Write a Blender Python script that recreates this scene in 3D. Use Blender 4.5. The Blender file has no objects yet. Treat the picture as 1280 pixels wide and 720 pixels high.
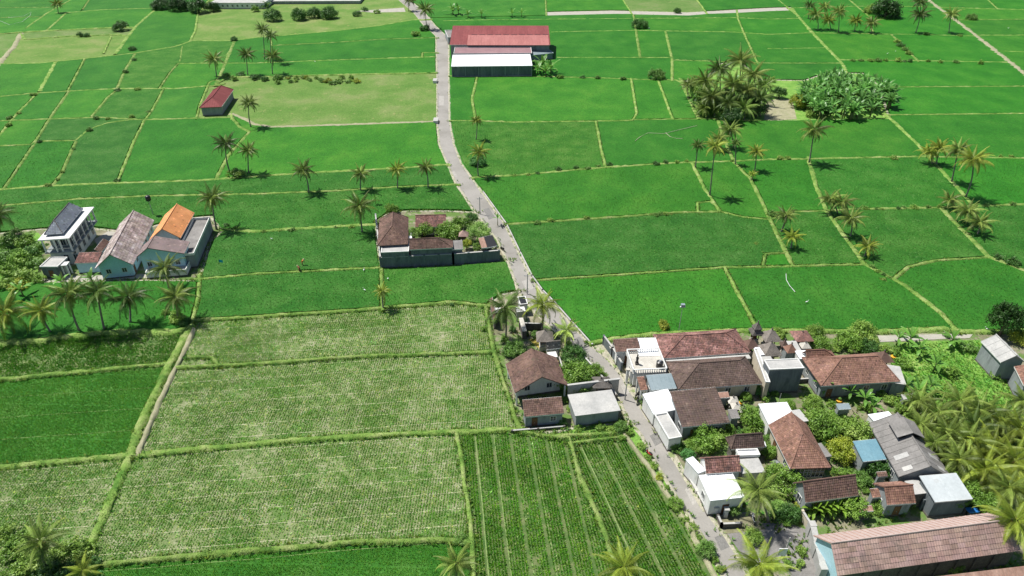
import bpy, bmesh, math, random
import numpy as np
from mathutils import Vector, Matrix, noise, geometry

random.seed(7)
rng = np.random.default_rng(11)
scene = bpy.context.scene
col = scene.collection
R = math.radians

# ------------------------------------------------------------ camera
CAM_H, PITCH, FPX = 80.0, R(33.2), 857.0
cd = bpy.data.cameras.new("camera")
cam = bpy.data.objects.new("camera", cd)
col.objects.link(cam)
cam.location = (0, 0, CAM_H)
cam.rotation_euler = (R(90) - PITCH, 0, 0)
cd.sensor_width = 36.0
cd.lens = 36.0 * FPX / 1280.0
cd.clip_start = 1.0
cd.clip_end = 12000.0
scene.camera = cam

# ------------------------------------------------------------ light
SUN_EL = 64.0
SUN_AZ = (-0.90, 0.436)
world = bpy.data.worlds.new("World")
scene.world = world
world.use_nodes = True
wn = world.node_tree
wn.nodes.clear()
sky = wn.nodes.new("ShaderNodeTexSky")
sky.sky_type = 'NISHITA'
sky.sun_disc = False
sky.sun_elevation = R(SUN_EL)
sky.sun_rotation = math.atan2(SUN_AZ[0], SUN_AZ[1])
sky.air_density = 1.0
sky.dust_density = 0.6
bg = wn.nodes.new("ShaderNodeBackground")
bg.inputs['Strength'].default_value = 0.07
wo = wn.nodes.new("ShaderNodeOutputWorld")
wn.links.new(sky.outputs[0], bg.inputs[0])
wn.links.new(bg.outputs[0], wo.inputs[0])
sd = bpy.data.lights.new("sun", 'SUN')
sd.energy = 5.0
sd.angle = R(0.5)
sd.color = (1.0, 0.965, 0.90)
so = bpy.data.objects.new("sun", sd)
col.objects.link(so)
to_sun = Vector((SUN_AZ[0] * math.cos(R(SUN_EL)), SUN_AZ[1] * math.cos(R(SUN_EL)), math.sin(R(SUN_EL))))
so.rotation_euler = to_sun.to_track_quat('Z', 'Y').to_euler()
so.location = (0, 0, 150)
scene.view_settings.view_transform = 'Standard'
scene.view_settings.look = 'None'
scene.view_settings.exposure = 0.32
scene.view_settings.gamma = 1.0
scene.cycles.max_bounces = 6
scene.cycles.diffuse_bounces = 3
scene.cycles.transparent_max_bounces = 6


# ------------------------------------------------------------ survey: photo pixel -> place on the level z
def ray(px, py):
    a, b = (px - 640.0) / FPX, (py - 360.0) / FPX
    c, s = math.cos(PITCH), math.sin(PITCH)
    return Vector((a, c - b * s, -s - b * c))


def G(px, py, z=0.0):
    d = ray(px, py)
    t = (z - CAM_H) / d.z
    return Vector((d.x * t, d.y * t, z))


def up_at(px, py, Y):
    """the point that the line of sight meets at the distance Y"""
    d = ray(px, py)
    t = Y / d.y
    return Vector((d.x * t, Y, CAM_H + d.z * t))


# ------------------------------------------------------------ materials
M = {}


def nd(nt, t, **kw):
    n = nt.nodes.new(t)
    for k, v in kw.items():
        if k in n.inputs:
            n.inputs[k].default_value = v
        else:
            setattr(n, k, v)
    return n


def mat(name, c1, c2=None, c3=None, rough=0.85, scale=1.0, stretch=(1, 1, 1), fine=12.0, fine_amt=0.25,
        bump=0.0, bump_scale=8.0, tint=False, objcol=False, spots=None, metallic=0.0, spec=0.3, trans=0.0,
        local=True, rnd=0.0):
    m = bpy.data.materials.new(name)
    m.use_nodes = True
    nt = m.node_tree
    nt.nodes.clear()
    out = nd(nt, "ShaderNodeOutputMaterial")
    p = nd(nt, "ShaderNodeBsdfPrincipled")
    L = nt.links.new
    p.inputs['Roughness'].default_value = rough
    p.inputs['Metallic'].default_value = metallic
    p.inputs['Specular IOR Level'].default_value = spec
    if local:
        tc = nd(nt, "ShaderNodeTexCoord")
        pos = tc.outputs['Object']
    else:
        ge = nd(nt, "ShaderNodeNewGeometry")
        pos = ge.outputs['Position']
    mp = nd(nt, "ShaderNodeMapping")
    mp.inputs['Scale'].default_value = stretch
    L(pos, mp.inputs['Vector'])
    n1 = nd(nt, "ShaderNodeTexNoise", Scale=scale, Detail=5.0, Roughness=0.62)
    L(mp.outputs[0], n1.inputs['Vector'])
    r1 = nd(nt, "ShaderNodeValToRGB")
    r1.color_ramp.elements[0].position = 0.32
    r1.color_ramp.elements[1].position = 0.68
    r1.color_ramp.elements[0].color = (*c1, 1)
    r1.color_ramp.elements[1].color = (*(c3 or c2 or c1), 1)
    if c3:
        e = r1.color_ramp.elements.new(0.5)
        e.color = (*c2, 1)
    L(n1.outputs[0], r1.inputs[0])
    cur = r1.outputs[0]
    n2 = nd(nt, "ShaderNodeTexNoise", Scale=fine, Detail=3.0, Roughness=0.7)
    L(mp.outputs[0], n2.inputs['Vector'])
    mr = nd(nt, "ShaderNodeMapRange")
    mr.inputs['From Min'].default_value = 0.3
    mr.inputs['From Max'].default_value = 0.7
    mr.inputs['To Min'].default_value = 1.0 - fine_amt
    mr.inputs['To Max'].default_value = 1.0 + fine_amt
    L(n2.outputs[0], mr.inputs[0])
    vm = nd(nt, "ShaderNodeVectorMath", operation='SCALE')
    L(cur, vm.inputs[0])
    L(mr.outputs[0], vm.inputs['Scale'])
    cur = vm.outputs[0]
    if spots:
        sc, thr, scol, amt = spots
        n3 = nd(nt, "ShaderNodeTexNoise", Scale=sc, Detail=4.0, Roughness=0.75)
        L(mp.outputs[0], n3.inputs['Vector'])
        m3 = nd(nt, "ShaderNodeMapRange")
        m3.inputs['From Min'].default_value = thr
        m3.inputs['From Max'].default_value = thr + 0.08
        m3.inputs['To Max'].default_value = amt
        L(n3.outputs[0], m3.inputs[0])
        mx = nd(nt, "ShaderNodeMix", data_type='RGBA')
        L(m3.outputs[0], mx.inputs[0])
        L(cur, mx.inputs[6])
        mx.inputs[7].default_value = (*scol, 1)
        cur = mx.outputs[2]
    if tint:
        at = nd(nt, "ShaderNodeAttribute", attribute_name="tint")
        mm = nd(nt, "ShaderNodeVectorMath", operation='MULTIPLY')
        L(cur, mm.inputs[0])
        L(at.outputs['Color'], mm.inputs[1])
        cur = mm.outputs[0]
    if objcol or rnd:
        oi = nd(nt, "ShaderNodeObjectInfo")
        if objcol:
            mm = nd(nt, "ShaderNodeVectorMath", operation='MULTIPLY')
            L(cur, mm.inputs[0])
            L(oi.outputs['Color'], mm.inputs[1])
            cur = mm.outputs[0]
        if rnd:
            m4 = nd(nt, "ShaderNodeMapRange")
            m4.inputs['To Min'].default_value = 1 - rnd
            m4.inputs['To Max'].default_value = 1 + rnd
            L(oi.outputs['Random'], m4.inputs[0])
            mm = nd(nt, "ShaderNodeVectorMath", operation='SCALE')
            L(cur, mm.inputs[0])
            L(m4.outputs[0], mm.inputs['Scale'])
            cur = mm.outputs[0]
    L(cur, p.inputs['Base Color'])
    if bump:
        nb = nd(nt, "ShaderNodeTexNoise", Scale=bump_scale, Detail=4.0, Roughness=0.7)
        L(mp.outputs[0], nb.inputs['Vector'])
        bp = nd(nt, "ShaderNodeBump", Strength=bump, Distance=0.3)
        L(nb.outputs[0], bp.inputs['Height'])
        L(bp.outputs[0], p.inputs['Normal'])
    sh = p.outputs[0]
    if trans:
        tr = nd(nt, "ShaderNodeBsdfTranslucent")
        L(cur, tr.inputs['Color'])
        ms = nd(nt, "ShaderNodeMixShader")
        ms.inputs[0].default_value = trans
        L(p.outputs[0], ms.inputs[1])
        L(tr.outputs[0], ms.inputs[2])
        sh = ms.outputs[0]
    L(sh, out.inputs[0])
    M[name] = m
    return m


# vegetation
mat("rice_dense", (.023, .137, .010), (.034, .166, .013), (.054, .195, .018), rough=.75, scale=.10, fine=1.8, fine_amt=.25,
    bump=.9, bump_scale=3.0, objcol=True, local=False, spec=.15, stretch=(1, .8, 1))
mat("rice_mottled", (.024, .119, .012), (.040, .152, .017), (.068, .182, .029), rough=.8, scale=.16, fine=2.2, fine_amt=.32,
    bump=1.0, bump_scale=2.5, objcol=True, local=False, spec=.15, spots=(1.1, .60, (.17, .26, .085), .55))
mat("paddy_mud", (.12, .19, .055), (.20, .24, .10), (.33, .33, .21), rough=.8, scale=.5, fine=5, fine_amt=.25,
    bump=.6, bump_scale=6, local=False, spots=(.16, .52, (.09, .18, .035), .7))
mat("paddy_mud_green", (.05, .12, .022), (.095, .155, .04), (.18, .20, .085), rough=.8, scale=.5, fine=5, fine_amt=.25,
    bump=.6, bump_scale=6, local=False)
mat("rice_leaf", (.045, .18, .012), (.08, .23, .022), rough=.6, scale=.25, fine=3, fine_amt=.25, tint=True, local=False, trans=.3, spec=.3)
mat("meadow", (.085, .19, .025), (.13, .225, .042), (.205, .25, .08), rough=.9, scale=.07, fine=1.6, fine_amt=.22,
    bump=.8, bump_scale=2.0, local=False, spots=(.35, .60, (.40, .33, .15), .5), objcol=True)
mat("bund_turf", (.08, .19, .025), (.19, .31, .06), (.33, .39, .14), rough=.9, scale=.35, fine=3.5, fine_amt=.3,
    bump=1, bump_scale=4, local=False, objcol=True)
mat("grass_blade", (.11, .27, .035), (.20, .36, .07), rough=.7, scale=.4, fine=3, fine_amt=.25, tint=True, local=False, trans=.35)
mat("dirt_path", (.25, .25, .14), (.38, .355, .235), rough=.95, scale=.5, fine=5, fine_amt=.2, bump=.5, bump_scale=5, local=False,
    spots=(.6, .57, (.22, .28, .10), .6))
mat("yard_soil", (.14, .14, .075), (.22, .205, .135), (.34, .31, .22), rough=.95, scale=.18, fine=3, fine_amt=.22, bump=.4, local=False,
    spots=(.22, .47, (.10, .19, .035), .9))
mat("weed_ground", (.10, .25, .03), (.17, .34, .055), (.28, .40, .10), rough=.9, scale=.2, fine=2.4, fine_amt=.3, bump=1, bump_scale=3, local=False)
mat("far_fields", (.022, .16, .014), (.03, .18, .017), (.05, .20, .022), rough=.8, scale=.01, fine=.08, fine_amt=.12, local=False)
mat("ditch_water", (.02, .03, .02), (.05, .06, .035), rough=.25, scale=.6, fine=4, fine_amt=.3, local=False, spec=.5)
mat("asphalt", (.235, .222, .198), (.285, .27, .245), (.33, .312, .285), rough=.92, scale=.12, fine=3, fine_amt=.06, bump=.2, bump_scale=12, local=False,
    spots=(.12, .6, (.22, .21, .19), .35))
mat("road_verge", (.36, .34, .26), (.46, .43, .33), rough=.95, scale=.5, fine=4, fine_amt=.25, bump=.5, local=False,
    spots=(.7, .52, (.17, .25, .06), .8))
mat("palm_leaf", (.075, .15, .018), (.20, .265, .055), rough=.5, scale=.5, fine=3, fine_amt=.25, objcol=True, trans=.12, spec=.35, rnd=.25)
mat("dry_leaf", (.22, .14, .05), (.32, .22, .09), rough=.8, scale=.5, fine=3, rnd=.2)
mat("palm_bark", (.20, .175, .145), (.30, .27, .23), rough=.95, scale=1.2, fine=9, fine_amt=.25, stretch=(1, 1, 3), bump=.4)
mat("coconut_husk", (.16, .17, .03), (.30, .20, .04), rough=.6, scale=1, fine=4)
mat("tree_leaf", (.075, .18, .025), (.145, .29, .05), (.25, .40, .105), rough=.5, scale=.8, fine=3, fine_amt=.3, objcol=True, trans=.25, spec=.4, rnd=.12)
mat("tree_bark", (.12, .09, .065), (.2, .16, .12), rough=.95, scale=2, fine=9, bump=.4)
mat("banana_leaf", (.09, .24, .04), (.16, .34, .07), rough=.4, scale=.6, fine=3, fine_amt=.2, objcol=True, trans=.35, spec=.5, rnd=.2)
mat("banana_stem", (.13, .17, .05), (.2, .2, .09), rough=.7, scale=2)
# building
mat("tile_brown", (.115, .072, .058), (.155, .095, .075), (.20, .125, .10), rough=.9, scale=.35, fine=4, fine_amt=.2, tint=True, spots=(.5, .57, (.085, .075, .055), .6))
mat("tile_dark", (.085, .062, .052), (.115, .080, .066), (.15, .105, .088), rough=.9, scale=.3, fine=4, fine_amt=.2, tint=True, spots=(.45, .58, (.17, .125, .11), .6))
mat("tile_red", (.14, .072, .06), (.235, .12, .10), (.38, .21, .185), rough=.9, scale=.5, fine=4, fine_amt=.25, tint=True,
    spots=(1.8, .5, (.11, .07, .062), .85))
mat("tile_rust", (.185, .102, .074), (.235, .13, .095), (.28, .162, .125), rough=.9, scale=.35, fine=4, fine_amt=.15, tint=True, spots=(.45, .58, (.11, .075, .06), .6))
mat("tile_orange", (.66, .27, .10), (.74, .33, .14), rough=.75, scale=.4, fine=4, fine_amt=.08, tint=True)
mat("tile_mauve", (.20, .15, .145), (.25, .19, .18), rough=.8, scale=.4, fine=4, fine_amt=.12, tint=True)
mat("tile_weathered", (.22, .175, .16), (.34, .28, .26), (.52, .46, .44), rough=.9, scale=.6, fine=4, fine_amt=.22, tint=True)
mat("tile_slate", (.19, .215, .25), (.26, .285, .32), rough=.6, scale=.5, fine=4, fine_amt=.08, tint=True)
mat("sheet_pink", (.29, .195, .165), (.36, .245, .21), (.42, .30, .26), rough=.9, scale=.45, fine=5, fine_amt=.2, objcol=True,
    spots=(.35, .55, (.19, .145, .125), .7), local=False)
mat("metal_red", (.20, .062, .062), (.26, .082, .08), rough=.85, scale=.3, stretch=(1, .2, 1), fine=2, fine_amt=.12, spec=.12, spots=(.5, .6, (.15, .06, .055), .5))
mat("metal_pink", (.34, .135, .125), (.42, .18, .165), rough=.85, scale=.3, stretch=(1, .2, 1), fine=2, fine_amt=.12, spec=.12, spots=(.5, .6, (.26, .11, .10), .5))
mat("metal_maroon", (.26, .15, .16), (.33, .20, .205), rough=.6, scale=.3, fine=3, fine_amt=.12)
mat("metal_white", (.72, .74, .76), (.82, .83, .84), rough=.45, scale=.25, fine=2, fine_amt=.05, spots=(.5, .66, (.55, .52, .48), .5))
mat("metal_grey", (.42, .46, .47), (.52, .56, .57), rough=.5, scale=.3, fine=3, fine_amt=.08, spots=(.4, .62, (.36, .34, .32), .5))
mat("metal_steel", (.20, .255, .275), (.26, .315, .335), rough=.5, scale=.3, fine=3, fine_amt=.08)
mat("metal_blue", (.13, .26, .32), (.20, .35, .41), rough=.5, scale=.3, fine=3, fine_amt=.1)
mat("rust_sheet", (.28, .165, .125), (.36, .22, .17), (.44, .29, .23), rough=.85, scale=.7, stretch=(1, .25, 1), fine=4, fine_amt=.2)
mat("slab_grey", (.34, .34, .325), (.42, .415, .395), (.48, .47, .44), rough=.9, scale=.35, fine=4, fine_amt=.12, bump=.15,
    spots=(.5, .62, (.27, .27, .255), .6))
mat("slab_dark", (.16, .155, .145), (.21, .20, .19), (.26, .25, .235), rough=.9, scale=.4, fine=4, fine_amt=.15,
    spots=(.45, .60, (.32, .31, .295), .6))
mat("plaster_white", (.60, .60, .57), (.76, .76, .73), rough=.85, stretch=(1, 1, .22), scale=.8, fine=4, fine_amt=.07, spots=(.6, .62, (.5, .48, .43), .6))
mat("plaster_cream", (.46, .41, .31), (.62, .56, .44), rough=.85, stretch=(1, 1, .22), scale=.8, fine=4, fine_amt=.1)
mat("plaster_blue", (.38, .60, .68), (.46, .68, .75), rough=.85, scale=.5, fine=4, fine_amt=.08, spots=(.6, .64, (.27, .33, .34), .6))
mat("plaster_grey", (.22, .245, .25), (.30, .325, .33), rough=.9, stretch=(1, 1, .22), scale=.7, fine=4, fine_amt=.12, spots=(.5, .58, (.14, .155, .15), .7))
mat("block_wall", (.10, .12, .13), (.18, .20, .21), rough=.95, stretch=(1, 1, .25), scale=.7, fine=4, fine_amt=.15, spots=(.45, .6, (.08, .10, .10), .7))
mat("stone_dark", (.10, .09, .08), (.17, .155, .14), rough=.95, scale=1.5, fine=7, fine_amt=.3, bump=.5)
mat("stone_pale", (.42, .40, .35), (.56, .53, .47), rough=.95, scale=1.0, fine=6, fine_amt=.2, bump=.3)
mat("thatch", (.17, .15, .13), (.27, .24, .21), rough=1, scale=1.5, fine=9, fine_amt=.3, bump=.5)
mat("glass_dark", (.03, .04, .05), (.05, .065, .08), rough=.12, scale=1, spec=.6)
mat("frame_white", (.62, .62, .60), rough=.6)
mat("frame_wood", (.14, .07, .035), (.2, .1, .05), rough=.6, scale=2)
mat("moss_concrete", (.15, .145, .08), (.21, .20, .125), (.29, .28, .2), rough=.95, scale=.6, fine=4, fine_amt=.2, local=False)
mat("moss_paving", (.26, .22, .04), (.34, .28, .06), (.40, .34, .13), rough=.95, scale=.5, fine=4, fine_amt=.15, local=False)
mat("concrete_path", (.33, .315, .27), (.42, .40, .34), rough=.95, scale=.4, fine=4, fine_amt=.12, local=False)
mat("paint_black", (.02, .02, .022), rough=.4, spec=.5)
mat("paint_red", (.5, .03, .03), rough=.35, spec=.5)
mat("paint_blue", (.02, .14, .40), (.03, .17, .46), rough=.5)
mat("paint_white", (.78, .78, .78), rough=.4, spec=.5)
mat("paint_yellow", (.72, .38, .03), rough=.6)
mat("cloth_teal", (.02, .38, .48), rough=.8)
mat("cloth_orange", (.65, .22, .05), rough=.8)
mat("cloth_brown", (.28, .10, .06), rough=.8)
mat("skin", (.30, .16, .10), rough=.6)
mat("rubber", (.03, .03, .03), rough=.8)
mat("steel", (.45, .46, .47), rough=.4, metallic=.6)
mat("concrete_pole", (.42, .41, .39), rough=.9, scale=2)
mat("frangipani_twig", (.42, .40, .37), (.55, .53, .5), rough=.9, scale=2)


# ------------------------------------------------------------ mesh helpers
class MB:
    def __init__(s):
        s.v, s.f, s.t = [], [], []

    def quad(s, pts, tint=None):
        b = len(s.v)
        s.v += [tuple(p) for p in pts]
        s.f.append(tuple(range(b, b + len(pts))))
        s.t.append(tint or (1, 1, 1))

    def box(s, x0, x1, y0, y1, z0, z1, mtx=None):
        c = [(x0, y0, z0), (x1, y0, z0), (x1, y1, z0), (x0, y1, z0), (x0, y0, z1), (x1, y0, z1), (x1, y1, z1), (x0, y1, z1)]
        if mtx is not None:
            c = [tuple(mtx @ Vector(p)) for p in c]
        b = len(s.v)
        s.v += c
        for q in ((3, 2, 1, 0), (4, 5, 6, 7), (0, 1, 5, 4), (1, 2, 6, 5), (2, 3, 7, 6), (3, 0, 4, 7)):
            s.f.append(tuple(b + i for i in q))
            s.t.append((1, 1, 1))
        return s

    def tube(s, pts, rads, n=6, cap=True):
        pts = [Vector(p) for p in pts]
        b = len(s.v)
        for i, p in enumerate(pts):
            d = (pts[min(i + 1, len(pts) - 1)] - pts[max(i - 1, 0)])
            d = d.normalized() if d.length > 1e-6 else Vector((0, 0, 1))
            a = d.orthogonal().normalized() if abs(d.z) < .9 else Vector((1, 0, 0)).cross(d).normalized()
            c = d.cross(a)
            r = rads[i] if hasattr(rads, '__len__') else rads
            for k in range(n):
                t = 2 * math.pi * k / n
                s.v.append(tuple(p + (a * math.cos(t) + c * math.sin(t)) * r))
        for i in range(len(pts) - 1):
            for k in range(n):
                s.f.append((b + i * n + k, b + i * n + (k + 1) % n, b + (i + 1) * n + (k + 1) % n, b + (i + 1) * n + k))
                s.t.append((1, 1, 1))
        if cap:
            s.f.append(tuple(b + k for k in reversed(range(n))))
            s.f.append(tuple(b + (len(pts) - 1) * n + k for k in range(n)))
            s.t += [(1, 1, 1)] * 2
        return s

    def slab(s, poly, th):
        """a thick panel: polygon (3D, planar), thickened downwards"""
        b = len(s.v)
        n = len(poly)
        s.v += [tuple(p) for p in poly] + [(p[0], p[1], p[2] - th) for p in poly]
        s.f.append(tuple(b + i for i in range(n)))
        s.f.append(tuple(b + n + i for i in reversed(range(n))))
        for i in range(n):
            j = (i + 1) % n
            s.f.append((b + j, b + i, b + n + i, b + n + j))
        s.t += [(1, 1, 1)] * (n + 2)
        return s

    def mesh(s, name, m, smooth=False, tint=False):
        me = bpy.data.meshes.new(name)
        me.from_pydata(s.v, [], s.f)
        me.materials.append(M[m] if isinstance(m, str) else m)
        if tint:
            a = me.color_attributes.new("tint", 'FLOAT_COLOR', 'CORNER')
            arr = []
            for f, t in zip(s.f, s.t):
                arr += [t[0], t[1], t[2], 1.0] * len(f)
            a.data.foreach_set("color", arr)
        if smooth:
            me.polygons.foreach_set("use_smooth", [True] * len(me.polygons))
        me.update()
        return me

    def obj(s, name, m, parent=None, smooth=False, tint=False):
        return link(name, s.mesh(name, m, smooth, tint), parent)


def link(name, me, parent=None, loc=None, rot=None, scale=None):
    o = bpy.data.objects.new(name, me)
    col.objects.link(o)
    if parent:
        o.parent = parent
    if loc is not None:
        o.location = loc
    if rot is not None:
        o.rotation_euler = rot
    if scale is not None:
        o.scale = scale if hasattr(scale, '__len__') else (scale,) * 3
    return o


def tag(o, label=None, cat=None, group=None, kind=None):
    if label:
        o['label'] = label
    if cat:
        o['category'] = cat
    if group:
        o['group'] = group
    if kind:
        o['kind'] = kind
    return o


def empty(name, loc, rz=0, label=None, cat=None, group=None):
    o = bpy.data.objects.new(name, None)
    col.objects.link(o)
    o.empty_display_size = .3
    o.location = loc
    o.rotation_euler = (0, 0, rz)
    return tag(o, label, cat, group)


def arr_mesh(name, V, F, m, tints=None):
    """V (n,3), F (k,4) or (k,3) numpy arrays"""
    me = bpy.data.meshes.new(name)
    k, c = F.shape
    me.vertices.add(len(V))
    me.vertices.foreach_set("co", V.astype(np.float32).ravel())
    me.loops.add(k * c)
    me.loops.foreach_set("vertex_index", F.astype(np.int32).ravel())
    me.polygons.add(k)
    me.polygons.foreach_set("loop_start", np.arange(0, k * c, c, dtype=np.int32))
    me.polygons.foreach_set("loop_total", np.full(k, c, dtype=np.int32))
    me.materials.append(M[m])
    me.update(calc_edges=True)
    if tints is not None:
        a = me.color_attributes.new("tint", 'FLOAT_COLOR', 'POINT')
        t = np.ones((len(V), 4), dtype=np.float32)
        t[:, :3] = tints
        a.data.foreach_set("color", t.ravel())
    return me
mat("pale_line", (.15, .24, .07), (.26, .32, .13), rough=.95, scale=1.5, fine=6, local=False)
mat("pale_mud", (.30, .32, .17), (.40, .40, .26), rough=.95, scale=1.5, fine=6, local=False)
# ============================================================ THE LAND
# field boundaries surveyed from the photograph: (half width in m, kind, points)
BUNDS = []


def B(pts, w=.42, k='b'):
    BUNDS.append((w, k, pts))


# far left block
B([(0, 10.5), (76, 10)]); B([(250, 15), (262, 0)], .5); B([(88, 1), (58, 18), (33, 36)], .7); B([(82, 18), (60, 38)], .6); B([(0, 23), (50, 22)], .35)
B([(70, 17), (81, 17), (130, 13), (194, 11), (250, 14)], .6); B([(0, 43), (26, 41), (60, 39), (145, 35), (170, 35)], .7)
B([(26, 43), (32, 50), (85, 46), (150, 44), (161, 46)], .7); B([(26, 43), (17, 60), (2, 76), (0, 80)], 1.0, 'p')
B([(0, 81), (50, 80), (110, 74), (172, 67), (220, 59), (240, 52), (290, 52), (320, 48), (370, 44), (425, 39), (475, 33), (515, 26), (540, 25)], .75)
B([(194, 13), (172, 32), (160, 47), (145, 68)], .9); B([(139, 47), (130, 67)]); B([(112, 0), (104, 12)]); B([(248, 15), (244, 40), (238, 52)], .6)
B([(69, 80), (50, 115)], .9); B([(106, 75), (85, 115)]); B([(168, 70), (157, 88), (147, 111)], .6); B([(228, 60), (225, 78), (212, 93), (200, 111)])
B([(293, 53), (283, 77), (270, 108)], .9); B([(225, 80.5), (278, 80), (320, 80), (420, 76), (543, 72)], .5)
B([(0, 122), (40, 118), (105, 114), (150, 112), (220, 112), (270, 108), (280, 106)], .65)
B([(45, 120), (22, 143), (0, 170)], .5); B([(86, 116), (62, 150), (44, 180), (5, 238)], .5); B([(147, 113), (135, 123), (115, 147)], .5)
B([(205, 112), (190, 140), (180, 153), (167, 180), (147, 230)], .45); B([(250, 133), (246, 150)], .4)
B([(0, 152.5), (65, 150), (125, 148), (180, 151), (245, 149), (290, 148), (300, 160), (312, 166), (286, 195), (270, 226)], .6)
B([(-4, 184), (40, 182), (44, 178), (95, 177), (112, 163), (135, 155), (165, 151)], .5); B([(95, 179), (78, 217), (66, 234)], .5)
B([(0, 238.5), (60, 234), (125, 231), (250, 227), (320, 222), (395, 217), (495, 212), (562, 207)], .75, 'd')
B([(0, 259), (100, 250), (200, 246), (320, 244), (420, 240), (495, 235), (575, 232)], .5)
B([(340, 58), (420, 54), (480, 50), (548, 48)]); B([(340, 58), (338, 47)]); B([(528, 73), (528, 67), (548, 67)], .3)
B([(282, 97), (320, 97), (430, 94), (546, 92)], .7); B([(270, 106), (285, 98)], .5)
B([(290, 143), (320, 157), (340, 160), (440, 157), (548, 153)], 1.0, 'p'); B([(250, 133), (262, 104), (282, 97)], .4); B([(290, 143), (290, 150)], .5)
B([(277, 288), (300, 290), (320, 291), (395, 286), (472, 282)], .9); B([(244, 351), (320, 344), (395, 340), (477, 336)], .5)
B([(477, 336), (478, 389)], .6)
# main rows, left foreground
B([(240, 402), (320, 397), (445, 389), (565, 379), (612, 384)], .6); B([(0, 429), (50, 427), (100, 420), (150, 416), (222, 416), (242, 408)], 1.0)
B([(0, 476), (125, 464), (214, 455)], .6); B([(221, 461), (320, 456), (445, 447), (535, 444), (619, 441)], .55)
B([(250, 344), (248, 375), (238, 413)], .5)
B([(236, 413), (212, 458), (190, 500), (172, 540), (164, 572)], .95); B([(243, 413), (222, 458), (201, 500), (184, 540), (172, 571)], .55, 'p')
B([(236, 448), (266, 448), (274, 459)], .35)
B([(0, 585), (88, 577), (162, 571), (225, 565), (320, 556), (420, 548), (495, 544), (575, 541), (652, 538)], .75)
B([(162, 572), (135, 635), (110, 690), (98, 722)], .85); B([(99, 713), (128, 707), (225, 698), (320, 689), (445, 679), (560, 676), (590, 680)], .65)
B([(571, 540), (580, 600), (587, 640), (592, 720)], .55); B([(652, 541), (690, 547), (711, 549), (725, 597), (747, 645), (767, 700), (775, 720)], .6)
B([(711, 556), (780, 547)], .4); B([(690, 547), (782, 542)], .5)
B([(774, 538), (783, 548), (815, 590), (865, 665), (893, 722)], .5, 'p')
B([(607, 384), (617, 441), (630, 480), (643, 520), (652, 541)], .6)
# around the two compounds on the left
B([(-30, 292), (0, 292), (52, 287), (110, 285), (150, 290), (185, 285), (200, 281), (240, 273), (264, 271), (277, 290), (262, 305), (252, 340), (247, 352),
   (190, 351), (42, 354), (0, 362), (-30, 365)], .35, 'e')
B([(470, 278), (472, 300), (477, 336), (567, 332), (640, 326)], .4, 'e'); B([(470, 278), (487, 266), (515, 264), (560, 264), (600, 266)], .4, 'e')
B([(607, 384), (630, 368), (655, 364)], .4, 'e'); B([(652, 541), (700, 540), (740, 530), (792, 530)], .4, 'e')
# right of the road, far block
B([(682, 0), (683, 20)]) ; B([(776, -4), (790, 18)]); B([(868, -4), (884, 18)])
B([(555, 27), (600, 26), (690, 25), (790, 24), (922, 23), (960, 25), (1000, 24)], .35); B([(792, 20), (795, 40), (800, 73)], .7)
B([(921, 14), (923, 25), (931, 45), (947, 80)], .5); B([(690, 41), (790, 39), (915, 41), (960, 44), (1015, 42)], .6)
B([(697, 73), (840, 73)], .5); B([(832, 41), (834, 50), (840, 75), (840, 102)], .65); B([(840, 76), (960, 80), (1050, 80)], .35)
B([(690, 97), (765, 99), (815, 101), (845, 101), (852, 105)], .4); B([(789, 100), (796, 143), (790, 152), (640, 154), (590, 152), (562, 152)], .45)
B([(823, 102), (841, 150)], .35); B([(850, 100), (873, 150)], .9); B([(785, 151), (900, 150), (936, 152)], .4); B([(745, 153), (750, 180), (757, 211)], .4)
B([(597, 95), (590, 125), (595, 153)], .5); B([(562, 96), (590, 97), (690, 97)], .4)
B([(590, 224), (597, 223), (640, 221), (740, 212), (840, 205), (915, 203), (960, 201), (1010, 200), (1145, 197), (1280, 199)], .65)
B([(865, 205), (882, 240), (900, 266)], .55); B([(897, 150), (907, 180), (918, 205), (938, 225), (960, 270), (972, 297), (990, 333)], .6)
B([(632, 282), (740, 275), (852, 267), (900, 266)], .6); B([(900, 266), (930, 273), (962, 276)], .45); B([(872, 267), (872, 255), (888, 253), (893, 257)], .3)
B([(668, 352), (790, 344), (902, 336), (960, 335), (1082, 332)], .5); B([(905, 336), (918, 360), (948, 416)], .5); B([(962, 276), (975, 272), (992, 266), (1033, 265)], .35)
B([(953, 335), (957, 319), (984, 318)], .35)
B([(972, 0), (1002, 25)], .5); B([(1056, -4), (1087, 22), (1088, 30), (1091, 44)], .6); B([(990, 12), (1015, 42), (1052, 80), (1060, 97)], 1.0); B([(960, 62), (1030, 61)], .25)
B([(1012, 42), (1135, 44), (1215, 46)], .6); B([(1115, 45), (1148, 78)], .7); B([(1050, 76), (1145, 77), (1257, 79)], .7)
B([(1160, 0), (1172, 10), (1210, 38), (1252, 71), (1280, 93)], 1.5, 'p'); B([(1095, 110), (1280, 109)], .5); B([(1105, 145), (1280, 143)], .5)
B([(1105, 143), (1145, 180), (1160, 197), (1207, 248), (1217, 260)], .8); B([(1175, 261), (1235, 323), (1280, 340)], .9)
B([(1030, 265), (1065, 263), (1175, 261), (1280, 257)], .6); B([(1010, 199), (1020, 235), (1033, 265), (1080, 332), (1130, 358), (1177, 395), (1197, 417)], .8)
B([(1117, 350), (1135, 335), (1172, 327), (1236, 323)], .5); B([(985, 11), (1100, 8), (1172, 10), (1280, 13)], .45); B([(1193, 26), (1280, 25)], .5)
B([(1222, 45), (1280, 45)], .5); B([(1250, 65), (1280, 66)], .5); B([(1230, -4), (1247, 12)], .4)
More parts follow.
